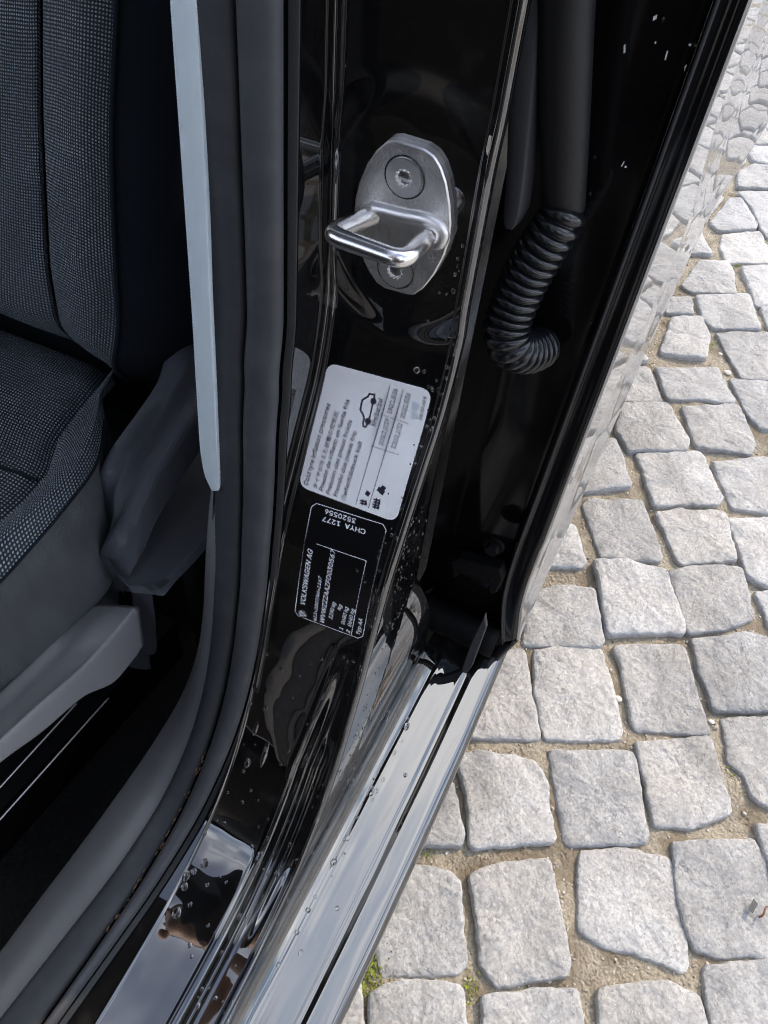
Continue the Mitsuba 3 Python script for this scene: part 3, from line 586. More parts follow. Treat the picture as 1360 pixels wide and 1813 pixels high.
# the black identification sticker
VQ = quad(zv((288, 95), (1205, 385), (895, 1780), (70, 1470)))
add('car__identification_label', sheet(VQ, .07, .0004, asp=1.6), 'label_black', smooth=True, label='black identification sticker printed in silver with a thin silver border')
K = 'car__identification_label__'
b = [VQ(a, t) for a, t in ((.07, .015), (.93, .015), (.985, .05), (.985, .955), (.93, .985), (.07, .985), (.015, .95), (.015, .05))]
ring = sg.LinearRing([(q[1], q[0]) for q in b]).buffer(.00022)
shape_on(K + 'border', ring, .0006, 'silver_ink')
stroke(K + 'rule', [(350, 620), (935, 820), (755, 1708)], .00042, zv, .0006, 'silver_ink')
for t, a, b, hh, sh in (('VOLKSWAGEN AG', (205, 1360), (300, 700), .0034, .22), ('e13•2007/46•1167', (340, 1542), (408, 1018), .0023, .2), ('WVWZZZAAZFD030567', (433, 1572), (570, 705), .0031, .2),
                        ('1290 kg', (528, 1522), (573, 1322), .0026, .15), ('kg', (630, 1415), (648, 1352), .0026, .15), ('1', (655, 1652), (662, 1622), .0026, .15), ('0680 kg', (675, 1585), (722, 1380), .0026, .15),
                        ('2', (735, 1690), (743, 1655), .0026, .15), ('0640 kg', (752, 1612), (798, 1405), .0026, .15), ('Typ AA', (855, 1712), (892, 1515), .0026, .15),
                        ('CHYA  1277', (935, 455), (420, 292), .0031, 0), ('3520556', (820, 325), (450, 203), .0031, 0)):
    write(K + 'lettering', txt(t, True), *zv(a, b), hh, .0006, 'silver_ink', sh)
s, x = sx(*zv((177, 1450))[0])
R0 = .0030; c0 = sg.Point(0, 0)
vw = [sg.LineString([(-.42, .86), (0, -.05), (.42, .86)]), sg.LineString([(-.88, .42), (-.45, -.82), (0, .12), (.45, -.82), (.88, .42)])]
mark = shapely.union_all([c0.buffer(1.0).difference(c0.buffer(.86))] + [q.buffer(.085) for q in vw]).intersection(c0.buffer(1))
mark = sa.affine_transform(mark, [0, -R0, -R0, 0, x, s])
shape_on(K + 'emblem_ground', sa.translate(c0.buffer(R0 * 1.02), x, s), .0006, 'silver_ink')
shape_on(K + 'emblem', mark, .0008, 'label_black')

# ---------------------------------------------------------------- rear door, closed behind the pillar
YD = .445
EO = [(1330, 0), (1270, 165), (1210, 330), (1150, 485), (1090, 640), (1012, 840), (965, 960), (938, 1030), (925, 1075), (920, 1115), (917, 1136)]
EI = [(1277, 0), (1230, 125), (1184, 250), (1110, 455), (1055, 610), (975, 810), (925, 950), (905, 1010), (895, 1050), (891, 1100), (892, 1143)]
eo, ei = np.array([pt(*q, y=YD) for q in EO]), np.array([pt(*q, y=YD) for q in EI])
topz = [1.08, 1.25, 1.43]
eo = np.vstack([[[eo[0, 0], YD, z] for z in topz[::-1]], eo]); ei = np.vstack([[[ei[0, 0], YD, z] for z in topz[::-1]], ei])
eo, ei = resample(eo, 90), resample(ei, 90)
for e_ in (eo, ei):
    hi_ = e_[:, 2] > .52; e_[hi_, 0] = np.polyval(np.polyfit(e_[hi_, 2], e_[hi_, 0], 2), e_[hi_, 2]) * .9 + .1 * e_[hi_, 0].mean()
eo, ei = tumble(eo), tumble(ei)
def flare(y, z):
    q = np.clip((y - .92) / .85, 0, 1); return .05 * q * q * (3 - 2 * q) * np.clip((z - .36) / .1, 0, 1) * np.clip((1.0 - z) / .35, 0, 1)
yr = np.r_[YD, YD + .0015, YD + .004, np.linspace(YD + .01, 1.55, 70)]
sk = np.stack([np.c_[eo[:, 0] + (-.0016 if y == YD else (-.0003 if y < YD + .002 else 0)) + flare(y, eo[:, 2]), np.full(len(eo), y), eo[:, 2]] for y in yr], 1)
below = eo[:, 2] < .97
addgrid('car__rear_door', sk[below], 'door_paint', label='black rear door skin mirroring the pale setts')
bot = sk[-1]
under = np.stack([bot, bot + [-.02, 0, -.004], bot + [-.03, 0, .01]], 0)
add('car__rear_door__bottom_edge', grid(under), 'frame_paint', smooth=40)
# front end of the door: folded hem, lip and recessed end face
hem = np.stack([eo + [-.0016, 0, 0], eo + [-.004, -.0008, 0], (eo + ei) / 2 + [0, -.0006, 0], ei + [.003, -.0004, 0], ei + [.001, -.0012, 0], ei + [-.0006, -.0016, 0], ei + [-.0022, -.001, 0], ei + [-.0028, .0004, 0], ei + [-.003, .004, 0]], 1)
addgrid('car__rear_door__hem', hem, 'frame_paint', label='folded black hem along the front edge of the rear door')
def seam(v): return v
lipt = ei + [-.0005, -.0016, 0]
add('car__rear_door__edge_lip', tube(lipt, .0011, 8), 'grey_rubber', smooth=True)
ef = np.stack([ei + [-.003, .004, 0], ei + [-.006, .009, 0], ei * [0, 1, 1] + [-.085, .010, 0], ei * [0, 1, 1] + [-.125, .018, 0]], 1)
ef[:, 2:, 0] -= .42 * np.maximum(0, ef[:, 2:, 2] - 1)
addgrid('car__rear_door__end_face', loft(list(np.swapaxes(ef, 0, 1)), 40, 90), 'frame_paint')
# bottom corner: the lower hem turning inboard
bo = [pt(*q, y=YD - .001 * k * 6) for k, q in enumerate(((917, 1136), (888, 1165), (860, 1196), (842, 1214)))]
bi = [pt(*q, y=YD - .001 * k * 6) for k, q in enumerate(((892, 1138), (870, 1162), (848, 1187), (832, 1207)))]
bo, bi = resample(bo, 24), resample(bi, 24)
cor = np.stack([bo + [0, .02, -.004], bo, bo + [-.001, -.002, .002], (bo + bi) / 2 + [0, -.003, .001], bi + [0, -.002, 0], bi + [-.002, .004, .002], bi + [-.004, .03, .006]], 1)
addgrid('car__rear_door__lower_corner', cor, 'dark_rubber')
clip = box([0, 0, 0], [.010, .006, .008], .0015); clip.vertices += pt(862, 1190, y=.43) + [-.004, -.007, 0]
add('car__rear_door__corner_clip', clip, 'dark_rubber')
fin = [pt(*q, y=.405) for q in ((858, 1090), (861, 1112), (836, 1180), (820, 1200), (815, 1192), (836, 1135))]
fp = sg.Polygon([(q[0], q[2]) for q in fin])
add('car__rear_door__sealing_fin', prism(fp, frame(.409), .004, .0008), 'grey_rubber', smooth=30)
inner = np.stack([np.c_[np.full(30, x), np.full(30, y), np.linspace(.33, 1.0, 30)] for x, y in ((-.135, .47), (-.15, .50), (-.15, 1.5))], 1)
addgrid('car__rear_door__inner_panel', inner, 'black_plastic')
add('car__rear_door__lower_seal', tube(resample([(-.135, .438, .368), (-.09, .436, .367), (-.032, .436, .366)], 12), .016, 14), 'recess_black', smooth=True)
# hinge with its bolt, low in the gap
hb = [pt(*q, y=.425) for q in ((792, 1006), (805, 1003), (878, 1022), (884, 1040), (872, 1062), (860, 1066), (858, 1048), (806, 1028), (795, 1038))]
add('car__door_hinge', prism(sg.Polygon([(q[0], q[2]) for q in hb]).buffer(-.0008).buffer(.0012), frame(.446), .012, .0015), 'recess_black', smooth=30, label='black lower door hinge deep in the gap')
q = pt(872, 972, y=.43)
bt = trimesh.creation.cylinder(.006, .008, sections=6); bt.apply_transform(trimesh.transformations.rotation_matrix(1.57, [1, 0, 0])); bt.vertices += q
fl = trimesh.creation.cylinder(.009, .003, sections=32); fl.apply_transform(trimesh.transformations.rotation_matrix(1.57, [1, 0, 0])); fl.vertices += q + [0, .004, 0]
add('car__door_hinge__bolt', trimesh.util.concatenate([bt, fl]), 'recess_black', smooth=30)
# rubber strip and wiring boot in the gap
L0 = [(925, -160), (917, -80), (907, 0), (905, 100), (900, 220), (896, 330), (892, 385), (895, 398)]
L1 = [(985, -160), (978, -80), (968, 0), (955, 100), (942, 220), (930, 330), (922, 380), (912, 402)]
w0, w1 = resample([pt(*q, y=.415) for q in L0], 60), resample([pt(*q, y=.412) for q in L1], 60)
st = np.stack([w0 + [-.004, .012, 0], w0, w0 + [.001, -.003, 0], w0 * .6 + w1 * .4 + [0, -.0045, 0], w0 * .45 + w1 * .55 + [0, -.0035, 0], w0 * .1 + w1 * .9 + [0, -.004, 0], w1, w1 + [.001, .012, 0]], 1)
add('car__gap_rubber_strip', grid(st), 'grey_rubber', smooth=True, label='dusty grey rubber strip beside the wiring boot')
tt = spline([pt(*q, y=y) for q, y in (((1022, -300), .41), ((1012, -120), .412), ((1003, 0), .415), ((1000, 150), .42), ((999, 280), .425), ((999, 360), .43), ((1000, 380), .432))], 70)
tr = np.interp(np.linspace(0, 1, 70), [0, .5, .85, .97, 1], [.0135, .0135, .0125, .0118, .009])
add('car__wiring_boot', tube(tt, tr, 28), 'boot_rubber', smooth=True, label='smooth black sleeve of the wiring boot')
ctr = [(1001, 368), (992, 388), (972, 420), (950, 455), (930, 492), (915, 525), (903, 556), (897, 582), (900, 604), (914, 619), (936, 622), (962, 612)]
yb = np.r_[np.linspace(.428, .412, 8), .412, .418, .430, .446]
cl = spline([pt(*q, y=y) for q, y in zip(ctr, yb)], 460)
al = np.r_[0, np.cumsum(np.linalg.norm(np.diff(cl, axis=0), axis=1))]
ph = (al / .0064) % 1.0
rad = .0118 + .0034 * (1 - np.abs(2 * ph - 1) ** 2.2)
rad *= np.interp(al / al[-1], [0, .06, .2, .85, 1], [.86, .92, 1, 1.0, .95])
add('car__wiring_boot__bellows', tube(cl, rad, 40), 'bellows_rubber', smooth=True, label='ribbed black rubber bellows bending into the door')

# ---------------------------------------------------------------- front seat
KB = .285
def back(px, py, dy): return onp(px, py, (0, 1, -KB), .1215 + dy)
colpx = {'k1': [(-10, -300), (-8, 0), (-6, 250), (-6, 450), (-4, 588)], 'k2': [(68, -300), (66, 0), (68, 250), (78, 450), (96, 570), (108, 625)],
         'k3': [(74, -300), (72, 0), (75, 250), (84, 450), (102, 570), (115, 636)], 'k4': [(84, -300), (82, 0), (85, 250), (95, 450), (112, 575), (124, 640)],
         'k5': [(146, -300), (142, 0), (140, 250), (146, 450), (154, 575), (152, 664)], 'k6': [(212, -300), (205, 0), (196, 250), (203, 470), (208, 560), (183, 690)]}
dys = {'k1': .004, 'k2': .007, 'k3': .013, 'k4': .002, 'k5': -.010, 'k6': .0}
R_ = {k: resample([back(*q, dys[k]) for q in v], 60) for k, v in colpx.items()}
far = R_['k1'] + [-.30, -.004, 0]; far2 = R_['k1'] + [-.14, .003, 0]
def tuck(r):
    r = r.copy(); w = np.clip((np.linspace(0, 1, len(r)) - .9) / .1, 0, 1)[:, None]; return r + w ** 2 * [0, .025, -.008]
SB = 'car__front_seat__'
bg = loft([tuck(r) for r in (far, far2, R_['k1'], R_['k2'], R_['k3'])], 60, 90)
labels['car__front_seat'] = {'label': 'dark fabric front seat with light dots and a black plastic side cover'}
addgrid(SB + 'backrest', np.swapaxes(bg, 0, 1), 'dotted_fabric', label='dotted blue-grey backrest centre')
bg = loft([tuck(r) for r in (R_['k3'] + [0, .002, 0], R_['k4'], R_['k5'], R_['k6'])], 60, 90)
addgrid(SB + 'backrest_bolster', np.swapaxes(bg, 0, 1), 'dotted_fabric')
k6 = tuck(R_['k6'])
sd = loft([k6 + [-.001, .001, 0], k6 + [.010, .010, 0], k6 + [.028, .035, 0], k6 + [.040, .085, 0], k6 + [.034, .15, 0], k6 + [-.02, .19, 0]], 40, 90)
addgrid(SB + 'backrest_side', np.swapaxes(sd, 0, 1), 'side_fabric', label='plain black side of the backrest')
pip = k6 + [.001, -.0005, 0]
add(SB + 'piping', tube(pip[:80], .0016, 8), 'side_fabric', smooth=True)
r1 = resample([pt(a, b, z=.634) for a, b in ((166, 688), (153, 704), (126, 738), (100, 775), (70, 847), (26, 894), (-40, 950), (-150, 1040))], 50)
r1b = r1 + [.006, .0, .004]
r2 = resample([pt(a, b, z=.652) for a, b in ((176, 700), (158, 775), (122, 842), (70, 895), (0, 958), (-100, 1050), (-190, 1120))], 50)
r3 = resample([pt(a, b, z=.640) for a, b in ((181, 712), (183, 755), (165, 832), (110, 905), (50, 975), (0, 1030), (-100, 1122), (-180, 1200))], 50)
r4 = resample([pt(a, b, z=z) for a, b, z in ((184, 728, .625), (188, 795, .614), (180, 850, .60), (196, 905, .59), (160, 1000, .585), (60, 1100, .585), (-60, 1210, .585), (-180, 1310, .58))], 50)
r0 = r1 * [0, 1, 1] + [-.78, 0, .006]; r0b = r1 * [0, 1, 1] + [-.55, -.004, -.002]
ext = r1[:1] * 0
def rear(r):
    return np.vstack([[r[0] + [-.03, .045, -.03]], [r[0] + [-.008, .018, -.006]], r])
cg = loft([rear(q) for q in (r0, r0b, r1 - [.010, 0, .0005], r1 + [0, 0, -.005])], 60, 70)
addgrid(SB + 'cushion', np.swapaxes(cg, 0, 1), 'dotted_cushion', label='dotted seat cushion centre')
cg = loft([rear(q) for q in (r1 + [0, 0, -.005], r1b, r2, r3)], 40, 70)
addgrid(SB + 'cushion_bolster', np.swapaxes(cg, 0, 1), 'dotted_cushion')
cg = loft([r3 + [0, 0, 0], r3 * .6 + r4 * .4 + [.004, -.003, .006], r4, r4 + [.002, 0, -.035], r4 + [-.03, 0, -.06]], 40, 70)
addgrid(SB + 'cushion_side', np.swapaxes(cg, 0, 1), 'plain_fabric', label='plain grey woven side of the cushion')
sea = resample([pt(a, b, z=.6345) for a, b in ((-200, 790), (-60, 812), (0, 826), (40, 840), (66, 850))], 40)
add(SB + 'cushion_seam', tube(sea, .0012, 6), 'side_fabric', smooth=True)
add(SB + 'cushion_edge_seam', tube(r3[4:] + [.0004, 0, .0003], .0010, 6), 'side_fabric', smooth=True)
frm = box([-.78, .392, .30], [-.335, .54, .95], .02)
add(SB + 'frame', frm, 'side_fabric', smooth=30)
# moulded side cover: raised band, ledge, end with the lever's slot
fy = float(pt(260, 1041, z=.562)[1])
Lb = [(385, 520), (365, 540), (330, 556), (299, 618), (278, 678), (240, 735), (197, 795), (177, 845), (190, 902), (194, 935), (172, 975), (150, 1020), (143, 1052), (143, 1085)]
Rb = [(430, 610), (400, 648), (347, 722), (316, 768), (290, 808), (262, 852), (243, 890), (230, 922), (218, 943), (207, 962), (198, 980), (194, 996), (195, 1010), (202, 1023)]
xl = np.interp(np.linspace(0, 1, 14), [0, 1], [-.318, -.300])
def by_index(p, m): return PchipInterpolator(np.arange(len(p)), np.asarray(p), axis=0)(np.linspace(0, len(p) - 1, m))
for k_ in range(11, 14): xl[k_] = xl[k_] + (pt(*Lb[k_], y=fy)[0] - xl[k_]) * (k_ - 10) / 3
xr_ = np.full(14, -.282)
for k_ in range(8, 14): xr_[k_] = xr_[k_] + (pt(*Rb[k_], y=fy)[0] - xr_[k_]) * (k_ - 7) / 6
lb = by_index([pt(*q, x=a) for q, a in zip(Lb, xl)] + [pt(*q, y=fy) for q in ((160, 1120), (215, 1150), (250, 1160), (269, 1157))], 110)
rb = by_index([pt(*q, x=a) for q, a in zip(Rb, xr_)] + [pt(*q, y=fy) for q in ((216, 1032), (236, 1038), (262, 1041), (283, 1043))], 110)
mid = (lb + rb) / 2 + np.where(np.arange(110) < 86, .004, 0)[:, None] * [0, 0, 1]
dr1 = rb + [.004, .0, -.004]; dr2 = rb + [.006, 0, -.03]
wq = np.clip((np.arange(110) - 80) / 8, 0, 1)[:, None]
dr1 = dr1 * (1 - wq) + (rb + [0, .006, -.0025]) * wq; dr2 = dr2 * (1 - wq) + (rb + [0, .012, -.003]) * wq
SC = 'car__front_seat__side_cover'
addgrid(SC, np.swapaxes(loft([lb + [-.006, 0, -.03], lb, lb + [.003, 0, .002], mid, rb + [-.004, 0, .0015], rb + [0, 0, .0005], dr1, dr2], 60, 110), 0, 1), 'grained_plastic', label='leather-grained dark plastic cover beside the cushion')
la = resample([pt(*q, z=.566) for q in ((420, 640), (365, 722), (318, 800), (275, 872), (240, 930), (214, 975), (205, 1000), (209, 1018), (216, 1032), (222, 1038))], 60)
lc = resample([pt(*q, z=.562) for q in ((430, 850), (400, 900), (371, 945), (345, 975), (318, 1003), (300, 1022), (283, 1043), (262, 1041), (240, 1039), (226, 1038))], 60)
ldn = lc + [.004, -.001, -.004]
addgrid(SC + '_ledge', np.swapaxes(loft([la + [-.004, 0, .02], la + [0, 0, .003], la + [.004, 0, .0], (la + lc) / 2 + [0, 0, -.002], lc + [-.002, 0, .0003], ldn], 50, 90), 0, 1), 'grained_plastic')
side = np.stack([lc[:42] + [0, 0, -.001], lc[:42] + [.005, -.001, -.006], lc[:42] + [.004, 0, -.10], lc[:42] + [-.01, .01, -.22]], 1)
addgrid(SC + '_side', side, 'black_plastic')
slot = sg.Polygon([(q[0], q[2]) for q in (pt(*a, y=fy) for a in ((213, 1047), (234, 1048), (236, 1082), (213, 1082)))]).buffer(-.001).buffer(.001)
add(SC + '_slot', prism(slot, frame(fy + .01), .0118, 0), 'slot_dark', smooth=30)
# recliner lever
n = 60
A_ = resample([pt(*q, x=-.296) for q in ((162, 1074), (130, 1103), (95, 1136), (40, 1190), (0, 1228), (-120, 1342))], n)
M_ = resample([pt(*q, x=-.281) for q in ((199, 1075), (160, 1112), (115, 1160), (45, 1225), (-10, 1275), (-130, 1390))], n)
B_ = resample([pt(*q, x=-.266) for q in ((236, 1078), (205, 1117), (158, 1168), (62, 1253), (0, 1310), (-120, 1425))], n)
C_ = resample([pt(*q, x=-.262) for q in ((250, 1150), (240, 1166), (214, 1198), (145, 1238), (80, 1294), (0, 1354), (-100, 1445))], n)
t = np.linspace(0, 1, n); dip = np.clip((t - .18) / .12, 0, 1) * .0035
M_ = M_ - np.c_[0 * t, 0 * t, dip]
BM = B_ * .8 + M_ * .2 - np.c_[0 * t, 0 * t, .2 * dip]
B2 = B_ + [.0012, 0, -.0015]
lv = loft([A_ + [-.004, 0, -.03], A_ + [-.003, 0, -.004], A_ + [0, 0, -.0006], M_ * .5 + A_ * .5 - np.c_[0 * t, 0 * t, .5 * dip], M_, BM, B_, B2, C_ * .5 + B_ * .5 + [.001, 0, 0], C_ + [0, 0, .002], C_ + [-.003, 0, -.001], C_ + [-.02, 0, .004]], 70, n)
addgrid('car__front_seat__recliner_lever', np.swapaxes(lv, 0, 1), 'grey_plastic', label='grey plastic seat lever with a thumb hollow')
cap = np.stack([lv[:, 0], lv[:, 0] + [0, .004, -.002], lv[:, 0].mean(0)[None].repeat(len(lv), 0) + [0, .006, -.004]], 1)
add('car__front_seat__recliner_lever_end', grid(cap), 'grey_plastic', smooth=True)
for a, b, z in (((-90, 1493), (135, 1246), .345), ((-90, 1552), (192, 1236), .34)):
    p = np.array([pt(*a, z=z), pt(*b, z=z)])
    add('car__front_seat__rail_edge', tube(resample(p, 12), .0009, 8), 'rail_steel', smooth=True, label='thin bright edge of the seat rail')
p0, p1 = pt(-90, 1500, z=.34), pt(192, 1236, z=.336)
rail = np.stack([np.stack([p0 + [-.20, -.1, .0], p1 + [-.20, .1, 0]]), np.stack([p0 + [-.03, -.02, .002], p1 + [-.02, .1, .002]]), np.stack([p0 + [.008, -.02, -.004], p1 + [.004, .1, -.004]]), np.stack([p0 + [.010, 0, -.08], p1 + [.006, .1, -.08]])], 0)
add('car__front_seat__rail', grid(rail), 'recess_black', smooth=False)
sbase = np.stack([np.c_[r4[:, 0] - .11, r4[:, 1], np.full(len(r4), z)] for z in (.58, .42, .27)], 1)
add('car__front_seat__base', grid(sbase), 'black_plastic', smooth=True)
# ---------------------------------------------------------------- rest of the cabin and body, mostly beyond the frame
ft = grid(np.stack([np.c_[np.full(12, x), np.linspace(-1.0, 1.6, 12), np.full(12, z)] for x, z in ((-.20, .34), (-.245, .30), (-.27, .272), (-.34, .268), (-1.2, .27), (-1.58, .30))], 1))
add('car__carpet', ft, 'carpet', smooth=True, label='black cabin carpet')
yy = np.linspace(-.35, 1.75, 24)
rf = np.stack([np.c_[np.full(24, x), yy, z - .04 * ((yy - .6) / 1.1) ** 2] for x, z in ((-.265, 1.40), (-.275, 1.435), (-.32, 1.462), (-.5, 1.485), (-.82, 1.492), (-1.14, 1.485), (-1.36, 1.462), (-1.41, 1.40))], 1)
addgrid('car__roof', rf, 'black_paint')
addgrid('car__roof__headliner', rf * [.985, 1, .985] + [-.012, 0, -.02], 'headliner')
def wall(key, x, y0, y1, z0, z1, mat):
    v = np.stack([np.c_[np.full(8, x), np.linspace(y0, y1, 8), np.full(8, z)] for z in np.linspace(z0, z1, 10)], 1); add(key, grid(tumble(v)), mat, smooth=True)
wl = np.stack([np.c_[np.full(10, x), np.linspace(-1.0, 1.9, 10), np.full(10, z)] for x, z in ((-1.56, .26), (-1.60, .40), (-1.62, .7), (-1.60, .95), (-1.55, .97), (-1.53, .8), (-1.50, .3))], 1)
addgrid('car__far_door', wl, 'black_plastic')
glass = np.stack([np.c_[np.full(6, x), np.linspace(-.6, 1.7, 6), np.full(6, z)] for x, z in ((-1.57, .97), (-1.41, 1.40))], 1)
add('car__far_window', grid(glass), 'pane_glass', smooth=False)
rw = np.stack([np.c_[np.full(6, x), np.linspace(.5, 1.6, 6), np.full(6, z)] for x, z in ((-.028, .985), (-.235, 1.40))], 1)
add('car__rear_door__window', grid(rw), 'pane_glass', smooth=False)
ws = np.stack([np.c_[np.linspace(-.1, -1.54, 8), np.full(8, -1.25), np.full(8, .95)], np.c_[np.linspace(-.24, -1.40, 8), np.full(8, -.33), np.full(8, 1.41)]], 1)
add('car__windscreen', grid(ws), 'pane_glass', smooth=False)
da = np.stack([np.c_[np.linspace(-.08, -1.56, 8), np.full(8, y), np.full(8, z)] for y, z in ((-1.25, .95), (-.85, .97), (-.72, .92), (-.70, .75), (-.80, .6), (-.95, .28))], 1)
addgrid('car__dashboard', da, 'black_plastic')
rs = np.stack([np.c_[np.linspace(-.16, -1.5, 8), np.full(8, y), np.full(8, z)] for y, z in ((.95, .30), (.95, .6), (1.35, .58), (1.6, 1.0), (1.75, 1.05), (1.9, .9), (1.9, .3))], 1)
addgrid('car__rear_seat', rs, 'side_fabric')
pv = np.stack([np.c_[np.full(12, x), np.full(12, y), np.linspace(.96, 1.42, 12)] for x, y in ((-.022, .5), (-.022, .42), (-.09, .40), (-.14, .44), (-.14, .5))], 1)
addgrid('car__pillar_upper', tumble(pv), 'black_plastic')
fen = np.stack([np.c_[np.full(10, x), np.linspace(-1.9, -.72, 10), np.full(10, z)] for x, z in ((-.06, .22), (-.03, .45), (-.02, .7), (-.05, .92), (-.3, .97), (-1.5, .97))], 1)
addgrid('car__front_wing', fen, 'black_paint')
# front door, standing open ahead of the frame
hx, hy = -.02, -.78; du, dn = np.array([.883, .469, 0]), np.array([.469, -.883, 0])
dfr = lambda off: ((hx + dn[0] * off, hy + dn[1] * off, 0), du, (0, 0, 1))
dpoly = sg.Polygon([(.02, .37), (1.0, .37), (1.09, .45), (1.12, .98), (.02, .95)]).buffer(-.02).buffer(.02)
add('car__front_door', prism(dpoly, dfr(-.02), .075, .012), 'black_paint', smooth=30, label='open black front door')
fpoly = sg.Polygon([(.03, .94), (1.115, .97), (1.07, 1.30), (.98, 1.40), (.62, 1.38)]).buffer(.0)
add('car__front_door__window_frame', prism(fpoly.difference(fpoly.buffer(-.045)), dfr(.0), .03, 0), 'black_plastic', smooth=30)
add('car__front_door__window', prism(fpoly.buffer(-.04), dfr(.014), .004, 0), 'pane_glass', smooth=False)
# ---------------------------------------------------------------- the person with the phone, mirrored in the wet paint
import manifold3d as m3
def limb(chain):
    """hulls of the spheres of successive joints, as one Manifold"""
    out = []
    for (a, ra), (b, rb2) in zip(chain[:-1], chain[1:]):
        sp = lambda c, r: m3.Manifold.sphere(r, 24).translate([float(t) for t in c])
        out.append(m3.Manifold.batch_hull([sp(a, ra), sp(b, rb2)]))
    return out
def flesh(parts, edge=.014, it=10):
    m = m3.Manifold.batch_boolean(parts, m3.OpType.Add).refine_to_length(edge).to_mesh()
    me = trimesh.Trimesh(m.vert_properties[:, :3], m.tri_verts, process=True)
    trimesh.smoothing.filter_taubin(me, iterations=it); return me
V = lambda *a: np.array(a, float)
fc_, rt = V(-.35, .94, 0), V(.94, .35, 0)
hip, chest, sh, nk, hd = V(.28, -.42, .86), V(.10, -.41, 1.11), V(.01, -.37, 1.24), V(-.06, -.32, 1.33), V(-.12, -.26, 1.41)
elR, elL, wrR, wrL = V(.24, -.20, 1.04), V(-.13, -.26, 1.03), V(.10, -.07, 1.02), V(-.085, -.11, 1.015)
shR, shL = sh + rt * .19, sh - rt * .19
kn = [(hip + rt * .1, .088), (hip + rt * .13 + V(-.03, .05, -.44), .060), (V(.40, -.40, .08), .042)], [(hip - rt * .1, .088), (hip - rt * .12 + V(-.04, .10, -.44), .060), (V(.10, -.27, .08), .042)]
torso = limb([(hip + rt * .07, .125), (chest + rt * .07, .125)]) + limb([(hip - rt * .07, .125), (chest - rt * .07, .125)]) + limb([(chest + rt * .07, .12), (shR - rt * .03, .068)]) + limb([(chest - rt * .07, .12), (shL + rt * .03, .068)]) + limb([(shL, .06), (shR, .06)])
arms = limb([(shR, .058), (elR, .045), (wrR, .033)]) + limb([(shL, .058), (elL, .045), (wrL, .033)])
PC = C - up * .05 - fwd * .013; right_ = RC @ [1, 0, 0]
def hand(w, side):
    palm = PC + side * right_ * .046 - up * .035 - fwd * .006
    ps = limb([(w, .026), (palm - up * .012, .024), (palm + up * .02, .020)])
    for k, (off, ln) in enumerate(((.034, .062), (.014, .070), (-.006, .066), (-.025, .052))):
        b = palm + up * off - fwd * .004; c1 = b + side * right_ * .010 + fwd * .016; c2 = c1 - side * right_ * ln * .3 + fwd * .003; c3 = c2 - side * right_ * ln * .2 - fwd * .001
        ps += limb([(b, .0095), (c1, .0090), (c2, .0082), (c3, .0070)])
    t0 = palm - up * .02 - fwd * .012; ps += limb([(t0, .012), (t0 - side * right_ * .018 + up * .026 - fwd * .008, .0105), (t0 - side * right_ * .030 + up * .048 - fwd * .006, .0085)])
    return ps
head = limb([(nk - V(0, 0, .03), .056), (hd - V(0, 0, .04), .058)]) + limb([(hd + V(0, 0, .03) - fc_ * .015, .086), (hd - V(0, 0, .05) + fc_ * .035, .052)]) + limb([(hd - V(0, 0, .005) + fc_ * .085, .012), (hd - V(0, 0, .032) + fc_ * .098, .014)]) \
    + limb([(hd + rt * .078, .018), (hd + rt * .08 - V(0, 0, .03), .012)]) + limb([(hd - rt * .078, .018), (hd - rt * .08 - V(0, 0, .03), .012)])
scene['skin'] = two(pr((.42, .27, .20), .5, specular=.4)); scene['dark_cloth'] = two(pr((.012, .012, .015), .9)); scene['denim'] = two(pr((.02, .025, .04), .9)); scene['hair'] = two(pr((.02, .014, .01), .6))
body = limb([(hip, .09), (chest, .09), (nk, .05)]) + [q for k in kn for q in limb([(a, r * .8) for a, r in k])] + limb([(shR, .045), (elR, .036), (wrR, .027)]) + limb([(shL, .045), (elL, .036), (wrL, .027)]) + limb([(shL, .045), (shR, .045)]) + head + hand(wrR, 1) + hand(wrL, -1)
add('person', flesh(body, .010, 4), 'skin', smooth=True, label='person in dark clothes leaning in with a phone, mirrored in the wet black sill', cat='person')
add('person__jacket', flesh(torso + limb([(shR, .058), (elR, .047), (wrR * .85 + elR * .15, .038)]) + limb([(shL, .058), (elL, .047), (wrL * .85 + elL * .15, .038)])), 'dark_cloth', smooth=True)
add('person__trousers', flesh([q for k in kn for q in limb(k)] + limb([(hip + rt * .07, .118), (hip - rt * .07, .118)])), 'denim', smooth=True)
for k in kn:
    a = k[-1][0]; add('person__shoe', flesh(limb([(a - V(0, 0, .03) - fc_ * .03, .040), (a - V(0, 0, .045) + fc_ * .15, .030)])), 'black_plastic', smooth=True)
hr = trimesh.creation.icosphere(4, 1.0); hv = np.array(hr.vertices); hv = hv * (1 + .05 * (meshkit.fbm(hv * 5, 3) - .5))[:, None]
hr.vertices = (hd + V(0, 0, .042) - fc_ * .026) + hv * [.092, .096, .080]
add('person__hair', hr, 'hair', smooth=True)
for sgn in (1, -1):
    e = trimesh.creation.icosphere(2, .012); e.vertices += hd + V(0, 0, .012) + fc_ * .068 + rt * .032 * sgn; add('person__eye', e, 'label_white', smooth=True)
pm = box([-.037, -.076, -.004], [.037, .076, .004], .003); pm.vertices = PC + pm.vertices[:, :1] * right_ + pm.vertices[:, 1:2] * up + pm.vertices[:, 2:] * fwd
add('phone', pm, 'black_plastic', smooth=30, label='black phone held in both hands above the sill', cat='phone')

